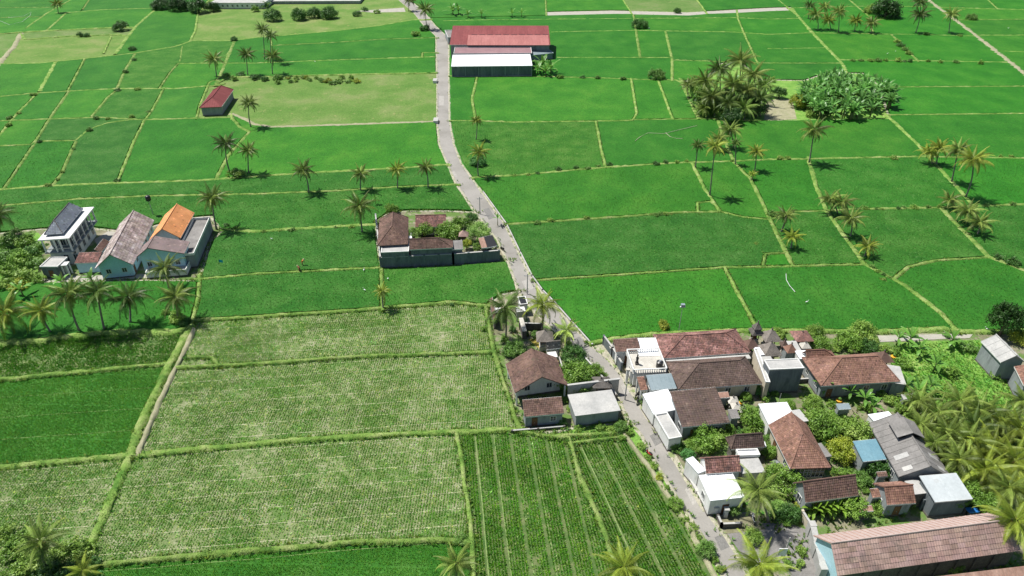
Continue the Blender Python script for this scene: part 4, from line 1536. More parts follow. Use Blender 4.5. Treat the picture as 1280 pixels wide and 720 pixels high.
building("tiled_house", "house with a bright orange tiled gable roof beside the roof terrace", (225.5, 297.5), (243, 266), None, 4.4, rp=(204, 283), rise=2.6, wall="plaster_white", rmat="tile_orange", cat="house", var=.05, ov=.7, tw=.4, th=.4)
building("tiled_house", "light blue house front with a mauve tiled gable roof in front of the orange one", (230, 317), (237.5, 302), None, 4.6, rp=(190, 300), rise=2.0, wall="plaster_blue", rmat="tile_mauve", cat="house", var=.06, rf=.72, ov=.5, tw=.4, th=.4)
dk = building("roof_terrace", "flat grey roof terrace with a white parapet at the right of the orange house", (226, 327), (238, 318), (262, 273), 3.3, 'flat', W=None, cover="plain", rmat="slab_dark", wall="plaster_grey", parapet=.55, cat="terrace", ov=.05, win=False) if False else None
a, b, c = G(236, 318, 3.3), G(262, 273.5, 3.3), G(226, 317, 3.3)
tr = building("roof_terrace", "grey roof terrace with a white parapet at the right of the orange house", (243, 319), (263, 273.5), (231, 310), 3.2, 'flat', W=3.9, cover="plain", rmat="slab_dark", wall="plaster_grey", parapet=.6,
              cat="terrace", ov=.05, win=False)[0]
building("veranda", "white parapet veranda below the mauve roof, facing the palms", (182, 343), (233, 339), (184, 332), 1.3, 'flat', cover="plain", rmat="slab_grey", wall="plaster_white", parapet=.5, cat="veranda", ov=.04, win=False)
tk = empty("water_tank", G(192, 270, 0), 0, "dark water tank on a thin post behind the weathered roof", "water tank")
MB().tube([(0, 0, 0), (0, 0, 4.2)], .1, 6).obj("post", "steel", tk); MB().tube([(0, 0, 4.2), (0, 0, 4.4), (0, 0, 5.5), (0, 0, 5.7)], [.4, .62, .62, .3], 12).obj("tank", "paint_black", tk, smooth=True)
sheet("pavement", [(42, 352), (60, 346), (190, 343), (196, 347), (120, 352), (60, 357)], .08, "concrete_path")
sheet("pavement", [(118, 300), (150, 280), (158, 290), (128, 318)], .08, "concrete_path")

# ============================================================ MIDDLE COMPOUND, RAISED BEHIND A WALL
PZ = 1.6
pl = empty("retaining_platform", (0, 0, 0), 0)
plat = [(479, 327), (566, 322.5), (620, 318), (621, 308), (598, 272), (556, 269), (517, 269), (490, 271), (474, 282)]
mb = MB(); mb.slab([G(x, y, PZ) for x, y in plat], PZ)
bpy.data.objects.remove(pl)
tag(mb.obj("terrace_ground", "yard_soil"), kind="structure")
building("hipped_house", "brown hipped house at the left corner of the walled compound in the middle", (510, 305), (510.5, 272), (472, 303), 4.8, rise=2.4, h0=4.4, h1=1.5, wall="block_wall", rmat="tile_brown", z0=PZ, ov=.4, win=False)
building("outbuilding", "grey flat roof filling the corner in front of the brown hipped house", (476, 316), (511, 314.5), (475.5, 306), 4.2, 'flat', cover="plain", rmat="slab_grey", wall="block_wall", cat="outbuilding", z0=0, ov=.05, win=False, parapet=.12)
building("tiled_house", "mottled red tiled house at the back of the walled compound", (519, 284), (557.5, 283), None, 4.3, rp=(556, 268.5), rise=1.7, wall="plaster_white", rmat="tile_red", z0=PZ, ov=.5)
building("tiled_house", "long front house with dark brown tiles rising from the compound wall", (512, 312), (566, 309.5), None, 4.6, rp=(511.5, 299), rise=1.7, h1=3.0, wall="block_wall", rmat="tile_brown", z0=0, ov=.25, win=False)
building("lean_to", "dark grey lean-to roof at the right end of the long front house", (563, 312), (579, 311), (566, 301), 3.9, 'shed', rise=.6, cover="plain", rmat="slab_dark", wall="block_wall", cat="shed", z0=PZ, ov=.2, win=False)
building("white_annex", "small white flat roofed link beside the hipped house", (509.5, 298), (515, 297.5), (510, 287), 4.2, 'flat', cover="plain", rmat="metal_white", wall="plaster_white", cat="annex", z0=PZ, ov=.1, win=False)
building("shed", "black roofed open shed by the compound gate", (607, 310), (622, 307), (604, 296), 3.7, 'shed', rise=1.0, cover="plain", rmat="paint_black", wall="stone_dark", cat="shed", z0=PZ, ov=.3, open_sides=True, win=False)
building("shed", "small rusty red roof beside the black roofed shed", (602, 310), (609, 309), (602, 297), 3.9, 'shed', rise=1.0, cover="plain", rmat="rust_sheet", wall="stone_dark", cat="shed", z0=PZ, ov=.2, open_sides=True, win=False)
pavilion((579.5, 293), 2.2, 3.9, 1.2, "small pink grey roofed shrine in the walled compound", "sheet_pink", z0=PZ, name="shrine")
wall_run([(477, 336), (567, 331.5), (624, 327)], 2.9, "high dark block wall along the front of the raised compound", m="block_wall", cat="wall", t=.25)
wall_run([(471, 281), (473, 300), (477, 336)], 2.9, "grey side wall of the raised compound beside the lone palm", m="plaster_grey", t=.2)

# ============================================================ COMPOUND LEFT OF THE ROAD
building("tiled_house", "brown gabled house with white gable left of the road, between rice and driveway", (643.5, 491.5), (632, 455), None, 3.1, rp=(677.8, 472.5), rise=2.7, wall="plaster_white", rmat="tile_brown", ov=.7, ovx=2.2)
building("tiled_house", "lower brown roofed building with blue grey walls in front of the gabled house", (655.5, 521), (705, 516.5), (652, 500), 2.7, 'shed', rise=1.4, wall="plaster_grey", rmat="tile_brown", ov=.2)
building("garage", "flat grey concrete roofed building beside the road", (719, 520), (776, 513), (712, 493), 2.8, 'flat', cover="plain", rmat="slab_grey", wall="plaster_grey", ov=.25, cat="garage", win=False)
building("garage_parapet", "raised pale roof edge wall behind the grey concrete roof", (713, 492.2), (766, 486), (713, 489.5), 3.3, 'flat', cover="plain", rmat="stone_pale", wall="stone_pale", ov=.05, cat="wall", win=False, name_fix=None) if False else None
MBq = empty("boundary_wall", G(708, 498), 0, "low pale wall behind the flat grey garage", "wall")
for p_, q_ in (((709, 499), (772, 491)),):
    A_, B_ = G(*p_) - G(708, 498), G(*q_) - G(708, 498); d_ = B_ - A_
    mt_ = Matrix.Translation(A_) @ Matrix.Rotation(math.atan2(d_.y, d_.x), 4, 'Z')
    MB().box(0, d_.length, -.12, .12, 0, 3.1, mt_).obj("wall_panel", "stone_pale", MBq); MB().box(-.1, d_.length + .1, -.2, .2, 3.102, 3.25, mt_).obj("coping", "slab_grey", MBq)
pavilion((681, 421), 3.2, 2.7, 1.7, "grey thatched shrine pavilion with a pyramid roof behind the gabled house")
building("pavilion", "small grey gabled pavilion with pale posts beside the thatched shrine", (683, 437), (701, 435), None, 2.4, rp=(691, 427), rise=1.3, cover="plain", rmat="thatch", wall="stone_pale", open_sides=True, cat="pavilion", ov=.3, win=False)
building("gate_roof", "small white flat canopy between pavilion and gabled house", (686, 447), (697, 446), (686, 440), 2.2, 'flat', cover="plain", rmat="plaster_white", wall="plaster_white", open_sides=True, cat="canopy", ov=.15, win=False)
building("gatehouse", "black roofed gatehouse beside the road above the yellow palm", (650, 381), (660, 380), (650, 371), 2.6, 'flat', cover="plain", rmat="paint_black", wall="plaster_white", cat="gatehouse", ov=.1, parapet=.1, win=False)
building("gate_roof", "white flat canopy below the black roofed gatehouse", (646, 390), (657, 389), (645.5, 384), 2.4, 'flat', cover="plain", rmat="plaster_white", wall="stone_pale", cat="canopy", ov=.1, win=False, open_sides=True)
building("stone_wall_block", "narrow pale stone building block behind the canopy by the road", (653, 414), (658.5, 413.5), (652, 397), 1.9, 'flat', cover="plain", rmat="stone_pale", wall="stone_dark", cat="outbuilding", ov=.05, win=False)
building("side_house", "narrow brown strip roof at the rice side of the gate compound", (617, 400), (612, 374), (621, 400), 2.3, 'shed', rise=.5, rmat="tile_brown", wall="stone_dark", cat="shed", ov=.1, win=False)
building("shed", "small white shed roof under the big palm by the gatehouse", (617, 391), (627, 390), (616, 385), 2.3, 'flat', cover="plain", rmat="plaster_white", wall="stone_dark", cat="shed", ov=.1, win=False)
pavilion((651, 484), 1.2, 1.8, .6, "tiny shrine by the front wall of the white gabled house", z0=0, name="shrine")
pavilion((751, 478), 3.0, 2.6, 1.0, "dark stone shrine standing at the road edge behind the leafy tree", "stone_dark", "stone_dark", name="shrine")
pavilion((760, 481), 1.4, 2.4, .8, "slim dark shrine beside the larger one at the road edge", "stone_dark", "stone_dark", name="shrine")
wall_run([(650, 412), (676, 413)], 1.6, "low stone wall closing the garden above the olive driveway", m="stone_dark")
wall_run([(699, 452), (713, 498)], .9, "low garden wall along the olive driveway", m="stone_pale", t=.15)
wall_run([(725, 446), (757, 482), (770, 500)], 1.1, "stone garden wall along the left road edge by the shrines", m="stone_dark")

# ============================================================ THE VILLAGE RIGHT OF THE ROAD
building("tiled_house", "small mottled brown roof at the road corner of the village", (770, 440), (801, 438), (768, 424), 3.3, 'shed', rise=.8, wall="plaster_white", rmat="tile_brown", ov=.25)
building("annex", "flat white roofed annex between the two mottled tile roofs", (799, 445), (827, 444.5), (797, 422.5), 3.4, 'flat', cover="rib", rmat="metal_white", wall="plaster_white", cat="annex", ov=.1, win=False, ribgap=1.4)
building("tiled_house", "long house with a mottled red hipped roof along the rice field edge", (830, 448), (938, 440.5), None, 3.3, rp=(912, 416), rise=2.0, h0=4.6, h1=3.6, wall="plaster_grey", rmat="tile_red", ov=.5)
building("walkway_roof", "long pale concrete roof strip between the red and the brown hipped roofs", (834, 454.5), (939, 448), (832, 449.5), 3.0, 'flat', cover="plain", rmat="slab_grey", wall="plaster_grey", cat="walkway", ov=.05, win=False)
building("tiled_house", "wide brown hipped roof house south of the long red one", (848.5, 487), (952.5, 479.5), None, 3.2, rp=(940, 449.5), rise=2.3, h0=4.4, h1=2.8, wall="plaster_cream", rmat="tile_dark", ov=.5)
building("big_shed", "big dark brown shed roof sloping down to the yard trees", (853, 534), (912.5, 528), (846, 488.5), 3.2, 'shed', rise=1.6, wall="plaster_grey", rmat="tile_dark", cat="shed", ov=.35, tw=.45, th=.4, var=.1)
building("shed", "blue grey metal roof beside the brown hipped house and the small terrace", (814, 488), (846, 485.5), (808, 469), 3.0, 'shed', rise=.5, cover="rib", rmat="metal_steel", wall="plaster_grey", cat="shed", ov=.2, ribgap=.7)
building("shop", "bright white metal roof facing the road, left of the dark shed", (817, 518), (849, 511), (810, 506), 2.8, 'shed', rise=.7, W=4.2, cover="rib", rmat="metal_white", wall="plaster_white", cat="shop", ov=.15, win=False)
building("shop", "grey flat roof with a white roadside edge, left of the dark shed", (836, 550), (818, 519), (853, 548), 2.6, 'flat', cover="plain", rmat="slab_grey", wall="plaster_white", cat="shop", ov=.08, parapet=.25, win=False)
# roof deck with balustrade by the road corner
dk, L_, W_ = building("roof_deck", "white upper deck with balustrades and a dark statue at the village corner by the road", (791, 467), (834, 465), (772, 447), 3.3, 'flat', cover="plain", rmat="stone_pale", wall="plaster_white", cat="roof deck", ov=.3, W=5.8)
for k in range(15):
    for yy in (.12, W_ - .12):
        x = .2 + k * (L_ - .4) / 14
        MB().tube([(x, yy, 3.3), (x, yy, 3.45), (x, yy, 3.7), (x, yy, 4.0)], [.07, .1, .05, .07], 6).obj("baluster", "plaster_white", dk)
for yy in (.12, W_ - .12):
    MB().box(.1, L_ - .1, yy - .1, yy + .1, 4.001, 4.12).obj("handrail", "plaster_white", dk)
for xx in (.12, L_ - .12):
    MB().box(xx - .1, xx + .1, .23, W_ - .23, 3.3, 4.1).obj("parapet", "plaster_white", dk)
P_ = G(796, 455, 3.3)
st = empty("statue", P_, 0, "dark standing statue on the white roof deck", "statue")
MB().box(-.3, .3, -.3, .3, 0, .35).obj("plinth", "stone_dark", st); MB().tube([(0, 0, .35), (0, 0, .9), (0, 0, 1.4), (0, 0, 1.65), (0, 0, 1.85), (0, 0, 2.0), (0, 0, 2.35)], [.25, .2, .27, .1, .15, .14, .02], 8).obj("figure", "paint_black", st, smooth=True)
P_ = G(824, 459, 3.3)
st = empty("water_tank", P_, 0, "dark water tank on the right end of the white roof deck", "water tank")
MB().tube([(0, 0, 0), (0, 0, .1), (0, 0, 1.2), (0, 0, 1.4)], [.5, .6, .6, .2], 12).obj("tank", "paint_black", st); MB().tube([(0, 0, 1.4), (0, 0, 1.48)], .22, 10).obj("lid", "steel", st)
building("porch", "small red brown tiled porch roof in front of the blue grey shed", (801, 488), (810, 487), (797, 471), 2.6, 'shed', rise=.9, rmat="tile_rust", wall="plaster_white", cat="porch", ov=.15, open_sides=True, win=False)
for k, (x_, y_) in enumerate([(783, 478), (788, 480), (793, 482)]):
    o_ = empty("gate_column", G(x_, y_), 0, ["leftmost", "middle", "rightmost"][k] + " of the three white columns below the roof deck", "column", "white columns below the roof deck")
    MB().box(-.22, .22, -.22, .22, 0, 2.9).obj("shaft", "plaster_white", o_); MB().box(-.32, .32, -.32, .32, 2.902, 3.1).obj("capital", "stone_pale", o_)
wall_run([(754, 431), (765, 446), (776, 465)], 2.1, "grey panelled street wall at the village corner beside the road", m="block_wall", t=.2)
# joglo and the white houses
building("white_house", "white flat roofed house with high white walls facing the road", (888, 626), (931, 621.5), (923, 589), 3.3, 'flat', cover="rib", rmat="metal_white", wall="plaster_white", cat="house", ov=.06, ribgap=2.2)
building("white_house", "white roof of the wing nearest the road, behind the white flat roofed house", (873, 592), (857, 574), (884, 590), 3.35, 'flat', cover="rib", rmat="metal_white", wall="plaster_white", cat="house wing", ov=.06, win=False, ribgap=2.2)
building("tiled_house", "small house with a mottled rusty gable roof amid the white roofs", (883, 592), (926.5, 589), None, 3.6, rp=(880.5, 573), rise=1.5, rf=.5, wall="plaster_white", rmat="tile_red", ov=.15, win=False)
building("outbuilding", "beige flat roof at the right of the mottled rusty gable", (928, 592), (957, 590), (923, 574), 3.1, 'flat', cover="plain", rmat="slab_grey", wall="plaster_cream", cat="outbuilding", ov=.15, win=False)
building("outbuilding", "white roof frame behind the mottled rusty gable", (923, 571), (950, 570), (918, 563), 3.3, 'flat', cover="plain", rmat="metal_white", wall="plaster_white", cat="outbuilding", ov=.1, win=False, parapet=.3)
building("joglo", "dark brown house with a steep ridge between leafy trees and white roofs", (914, 561.5), (955.5, 558.5), None, 2.9, rp=(904, 545), rise=1.7, h0=.8, h1=.3, wall="stone_dark", rmat="tile_dark", ov=.5, cat="pavilion", win=False)
gh, L_, W_ = building("tiled_house", "long red brown hipped house with a glazed front in the village centre", (988, 586), (960.6, 531), (1037.5, 582.5), 3.3, rise=2.6, h0=4.4, wall="plaster_cream", rmat="tile_rust", ov=.45)
fx = .45 if (Matrix.Rotation(gh.rotation_euler.z, 2) @ Vector((1, 0))).y > 0 else L_ - .45
sg = -1 if fx < 1 else 1
for i in range(8):
    w_ = (W_ - 1.1) / 8; y_ = .55 + i * w_
    f_ = MB().box(fx + min(0, sg * .1), fx + max(0, sg * .1), y_ + .005, y_ + .08, .9, 3.1).box(fx + min(0, sg * .09), fx + max(0, sg * .09), y_ + .08, y_ + w_ - .002, .9, .98).box(fx + min(0, sg * .09), fx + max(0, sg * .09), y_ + .08, y_ + w_ - .002, 1.95, 2.02).box(fx + min(0, sg * .09), fx + max(0, sg * .09), y_ + .08, y_ + w_ - .002, 3.02, 3.1).obj("window", "frame_white", gh)
    MB().box(fx + min(sg * .01, sg * .04), fx + max(sg * .01, sg * .04), y_ + .06, y_ + w_, .95, 3.05).obj("pane", "glass_dark", f_)
building("shed", "white panelled metal roof with a brown stripe behind the long red brown house", (961, 531), (997.5, 528.5), (947, 505), 3.2, 'shed', rise=.4, cover="rib", rmat="metal_white", wall="plaster_white", cat="shed", ov=.2, win=False, ribgap=1.3)
building("shed", "small grey flat roof right of the white panelled roof", (998, 528), (1011, 526), (989, 513), 3.0, 'flat', cover="plain", rmat="slab_grey", wall="plaster_grey", cat="shed", ov=.15, win=False)
building("lean_to", "grey lean-to on the right side of the long red brown house", (1029, 572), (1040, 570), (1023, 554), 2.6, 'flat', cover="plain", rmat="slab_dark", wall="plaster_grey", cat="lean-to", ov=.1, win=False)
building("tiled_house", "mossy red brown gable roof behind the banana hedge", (1007, 628), (1073, 619), None, 2.9, rp=(1002.5, 602.5), rise=2.2, rf=.5, wall="plaster_grey", rmat="tile_brown", ov=.3)
# middle block: dark house with slab, temple court
building("dark_house", "tall dark block house with a pale concrete roof in the village middle", (962, 462.5), (1005.5, 460.5), (957, 452), 5.4, 'flat', cover="plain", rmat="slab_grey", wall="block_wall", cat="house", ov=.06, parapet=.12, win=False, W=2.6)
building("walkway_roof", "narrow pale concrete roof running back from the dark block house", (957, 478), (942, 436), (962, 476), 4.0, 'flat', cover="plain", rmat="slab_grey", wall="plaster_cream", cat="walkway", ov=.05, win=False, parapet=.15)
building("annex", "pale panelled flat roof behind the temple court", (983, 440), (1003, 440), (973, 426), 3.0, 'flat', cover="plain", rmat="slab_grey", wall="plaster_grey", cat="annex", ov=.1, win=False)
building("annex", "white flat roof beside the red brown hipped house, right of the temple court", (1000, 448.5), (1015, 448), (993, 438), 3.3, 'flat', cover="plain", rmat="metal_white", wall="plaster_white", cat="annex", ov=.1, win=False)
building("annex", "small white roof at the left of the temple court", (950, 444), (956, 443.5), (945, 434), 3.4, 'flat', cover="plain", rmat="metal_white", wall="plaster_white", cat="annex", ov=.1, win=False)
building("annex", "grey roof piece in front of the thatched temple pavilions", (953, 452), (967, 451.5), (951, 445.5), 3.4, 'flat', cover="plain", rmat="slab_grey", wall="plaster_grey", cat="annex", ov=.1, win=False)
pavilion((962, 438), 3.4, 3.0, 2.0, "grey pyramid roofed temple pavilion nearest the dark block house", rz=.1)
pavilion((963, 421), 3.2, 3.0, 1.8, "grey pyramid roofed temple pavilion at the rice field edge", rz=.1)
pavilion((945, 415), 2.2, 3.2, 1.9, "slim dark temple shrine at the end of the red hipped house", "stone_dark", rz=.1, tiers=2)
pavilion((938, 431), 2.6, 2.8, 1.5, "brown roofed temple shrine against the red hipped roof", "tile_brown", rz=.1)
pavilion((988, 437), 2.0, 3.0, 1.4, "reddish brown temple shrine with a white base", "tile_rust", rz=.1)
pavilion((980, 431), 1.4, 2.8, 1.2, "slim temple shrine between the pyramid pavilions and the reddish one", "tile_dark", rz=.1)
pavilion((1002, 420), 3.4, 2.8, 1.0, "small red tiled pavilion in front of the rice among the trees", "tile_red", rz=.05)
pavilion((1006, 432), 1.8, 2.4, .8, "pale stone shrine between the red pavilion and the big tree", "stone_pale", rz=.05)
pavilion((1103, 447), 3.0, 3.2, 1.5, "brown shrine roof behind the right end of the big brown hipped house", "tile_brown", rz=.1)
building("tiled_house", "big red brown hipped house at the right side of the village", (1026.5, 482.5), (1125, 476.8), None, 3.3, rp=(1046, 448), rise=2.6, h0=4.8, h1=2.6, wall="plaster_grey", rmat="tile_rust", ov=.5)
building("tiled_house", "small red brown gable behind the left end of the big hipped house", (1008, 449), (1045, 447), None, 3.6, rp=(1012, 438), rise=1.2, h1=2.0, wall="plaster_grey", rmat="tile_rust", ov=.3, win=False)
building("annex", "narrow grey slab roof along the right end of the big hipped house", (1133, 481), (1125, 458), (1126, 482), 3.1, 'flat', cover="plain", rmat="slab_grey", wall="plaster_grey", cat="annex", ov=.1, win=False, W=2.2)
building("annex", "pale flat roof strip behind the ridge of the big hipped house", (1076, 455), (1105, 453), (1074, 450), 4.6, 'flat', cover="plain", rmat="stone_pale", wall="plaster_cream", cat="annex", ov=.1, win=False)
# long grey hall
hall, L_, W_ = building("long_hall", "long weathered grey gabled hall with a raised roof lantern", (1124, 596), (1086, 529), (1184, 589), 3.3, rise=2.3, wall="plaster_grey", cover="rib", rmat="slab_dark", ov=.3, cat="hall", ribgap=1.05, fascia="slab_dark")
yr = W_ / 2
hx0 = L_ * .30 if (G(1124, 595, 3.3) - hall.location).xy.length > 3 else L_ * .70
for (xa, xb, yy) in ((L_ * .60, L_ * .76, W_ * .25),):
    pass
lx0, lx1 = (hx0 - 1.7, hx0 + 1.7)
mb = MB(); hw = W_ * .27
mb.slab([(lx0, yr - hw, 5.3), (lx1, yr - hw, 5.3), (lx1, yr, 6.3), (lx0, yr, 6.3)], .12); mb.slab([(lx1, yr + hw, 5.3), (lx0, yr + hw, 5.3), (lx0, yr, 6.3), (lx1, yr, 6.3)], .12)
ln = mb.obj("roof_lantern", "slab_dark", hall)
MB().box(lx0 + .2, lx1 - .2, yr - hw * .75, yr + hw * .75, 4.1, 5.2).obj("lantern_wall", "paint_black", ln)
for (f0, f1, g0, g1) in ((.25, .33, .15, .6), (.05, .12, .2, .5)):
    x0_, x1_ = (L_ * (1 - f1), L_ * (1 - f0)) if hx0 < L_ / 2 else (L_ * f0, L_ * f1)
    x0_, x1_ = (L_ - x1_, L_ - x0_) if False else (x0_, x1_)
    sl_ = 2.3 / yr
    for ya, yb in ((yr * g0, yr * g1), (W_ - yr * g1, W_ - yr * g0)):
        za, zb = 3.3 + min(ya, W_ - ya) * sl_ + .06, 3.3 + min(yb, W_ - yb) * sl_ + .06
        mb = MB(); mb.quad([(x0_, ya, za), (x1_, ya, za), (x1_, yb, zb), (x0_, yb, zb)])
        mb.obj("skylight", "slab_grey", hall)
building("annex", "white flat roof at the far end of the long grey hall", (1094, 528), (1120, 524), (1091, 517), 3.0, 'flat', cover="plain", rmat="metal_white", wall="plaster_white", cat="annex", ov=.1, win=False)
building("annex", "grey slab roof between the red tiled house and the pale metal roof", (1144, 618), (1161, 616), (1132, 601), 3.0, 'flat', cover="plain", rmat="slab_grey", wall="stone_dark", cat="annex", ov=.1, win=False)
building("workshop", "pale grey sloping metal roof on dark walls at the end of the long hall", (1169, 627.5), (1216, 623.5), (1149.5, 595), 3.6, 'shed', rise=.7, cover="rib", rmat="metal_grey", wall="block_wall", cat="workshop", ov=.25, ribgap=2.0, win=False)
building("shed", "light blue metal roofed shed left of the long grey hall", (1079, 577), (1108, 574), (1072, 551), 2.8, 'shed', rise=.9, cover="rib", rmat="metal_blue", wall="plaster_grey", cat="shed", ov=.2, ribgap=.6, win=False)
building("tiled_house", "small house with bright red brown tiles in front of the long grey hall", (1109, 631), (1145, 628.5), None, 3.0, rp=(1105, 608.5), rise=1.7, wall="plaster_grey", rmat="tile_rust", ov=.3, rf=.45)
building("annex", "low red tiled step roof at the left of the bright red brown house", (1091, 622), (1108, 620.5), (1088, 611), 2.4, 'shed', rise=.6, rmat="tile_rust", wall="plaster_grey", cat="annex", ov=.15, win=False)
# long roof at the lower right
mat("sheet_under", (.40, .30, .27), (.48, .38, .34), rough=.9, scale=1.0)
building("long_house", "very long building with pinkish sheet roof and light blue gable at the lower right", (1046, 719), (1275, 687.5), None, 3.4, rp=(1035, 679.5), rise=2.6, wall="plaster_blue", cover="sheet", rmat="sheet_pink", cat="building", ov=.35, tw=1.45, th=.95, fascia="stone_dark", win=False) if False else None
A_, B_ = (1047, 719.5), (1275.5, 688)
lh, L_, W_ = building("long_house", "very long building with a pinkish sheet roof and light blue gable at the lower right", A_, B_, None, 3.5, rp=(1036, 679.5), rise=2.6, W=None, rf=.47, wall="plaster_blue", cover="plain", rmat="sheet_under", cat="building", ov=.35,
                      fascia=None, win=False)
ro_ = [c for c in lh.children if c.name.startswith("roof")][0]
yr = W_ * .47
sheet_parts([(0, 0, 3.5), (L_, 0, 3.5), (L_, yr, 6.1), (0, yr, 6.1)], ro_, "sheet_pink", 1.05, .62, 5)
MB().box(.3, L_ - .3, .305, .345, 0, 3.3).obj("eave_shade_panel", "stone_dark", lh)  # dark panel over the blue wall, painting in the shade under the eave
t_ = rib_cover([(L_, W_, 3.5), (0, W_, 3.5), (0, yr, 6.1), (L_, yr, 6.1)], .8, .05, .05)
tag(t_.obj("roof_ribs", "rust_sheet", ro_), kind="stuff")
for k in range(int(L_ / 2.6)):
    x = 1.3 + k * 2.6
    MB().box(x - .12, x + .12, .12, .30, 0, 3.3).obj("pillar", "stone_dark", lh)
building("long_house", "lower brown sheet roof cut off by the bottom right corner", (1160, 745), (1300, 728), (1178, 719.5), 3.2, 'shed', rise=1.2, cover="rib", rmat="rust_sheet", wall="plaster_grey", cat="building", ov=.3, win=False, fascia=None)
# right edge house
building("grey_house", "long pale grey gabled house by the right edge with a tall side wall", (1251.5, 453), (1226.5, 426.5), None, 4.2, rp=(1266.5, 440), rise=1.5, wall="plaster_grey", cover="rib", rmat="slab_grey", cat="house", ov=.25, ribgap=1.4, win=False)
building("tiled_house", "red brown roofed house cut off by the right edge below the grey gabled house", (1280, 482), (1268, 458), (1300, 480), 3.8, 'shed', rise=1.0, wall="plaster_grey", rmat="tile_rust", ov=.2, win=False)
building("tarp_shed", "blue tarpaulin cover on the dark yard beside the pale metal roof", (1212, 641), (1225, 640), (1211, 634), 1.4, 'flat', cover="plain", rmat="paint_blue", wall="stone_dark", cat="tarpaulin", ov=.1, win=False, open_sides=True)
wall_run([(1011, 668), (1024, 722)], 2.2, "pale concrete wall running down to the bottom edge beside the long house", m="slab_grey", t=.5)
wall_run([(858, 594), (884, 640)], .6, "low mossy roadside wall below the white house", m="stone_pale", t=.3)
wall_run([(1000, 648), (1010, 664)], 1.6, "garden wall left of the banana hedge", m="plaster_cream", t=.2)
wall_run([(896, 649), (901, 660), (925, 659)], .9, "dark low wall around the front yard of the white house", m="stone_dark")
wall_run([(944, 482), (1010, 478)], .9, "low dark yard wall below the tall dark house", m="stone_dark")
wall_run([(1150, 636), (1215, 634)], 1.9, "dark boundary wall below the pale metal roof", m="block_wall")
wall_run([(640, 541), (705, 535.5)], .5, "low footing wall in front of the blue grey building", m="stone_dark")
wall_run([(604, 241), (633, 281), (650, 316), (665, 346), (678, 364), (692, 378), (714, 403), (740, 432)], .35, "long low pale kerb wall along the right edge of the road", m="slab_grey", t=.18, posts=200, name="kerb_wall")
ORD = ["leftmost", "second", "third", "fourth", "fifth", "sixth", "seventh", "eighth", "ninth", "tenth", "eleventh", "twelfth", "thirteenth", "fourteenth", "fifteenth", "sixteenth", "seventeenth", "eighteenth", "nineteenth",
       "twentieth", "twenty first", "twenty second", "twenty third", "twenty fourth", "twenty fifth", "twenty sixth", "twenty seventh", "twenty eighth", "twenty ninth", "thirtieth"]


def ordered(pts):
    """places from left to right, each with its ordinal"""
    xs = sorted(range(len(pts)), key=lambda i: pts[i][0])
    return {i: (ORD[k] + " from the left" if k else "leftmost") for k, i in enumerate(xs)}


n_ = 0
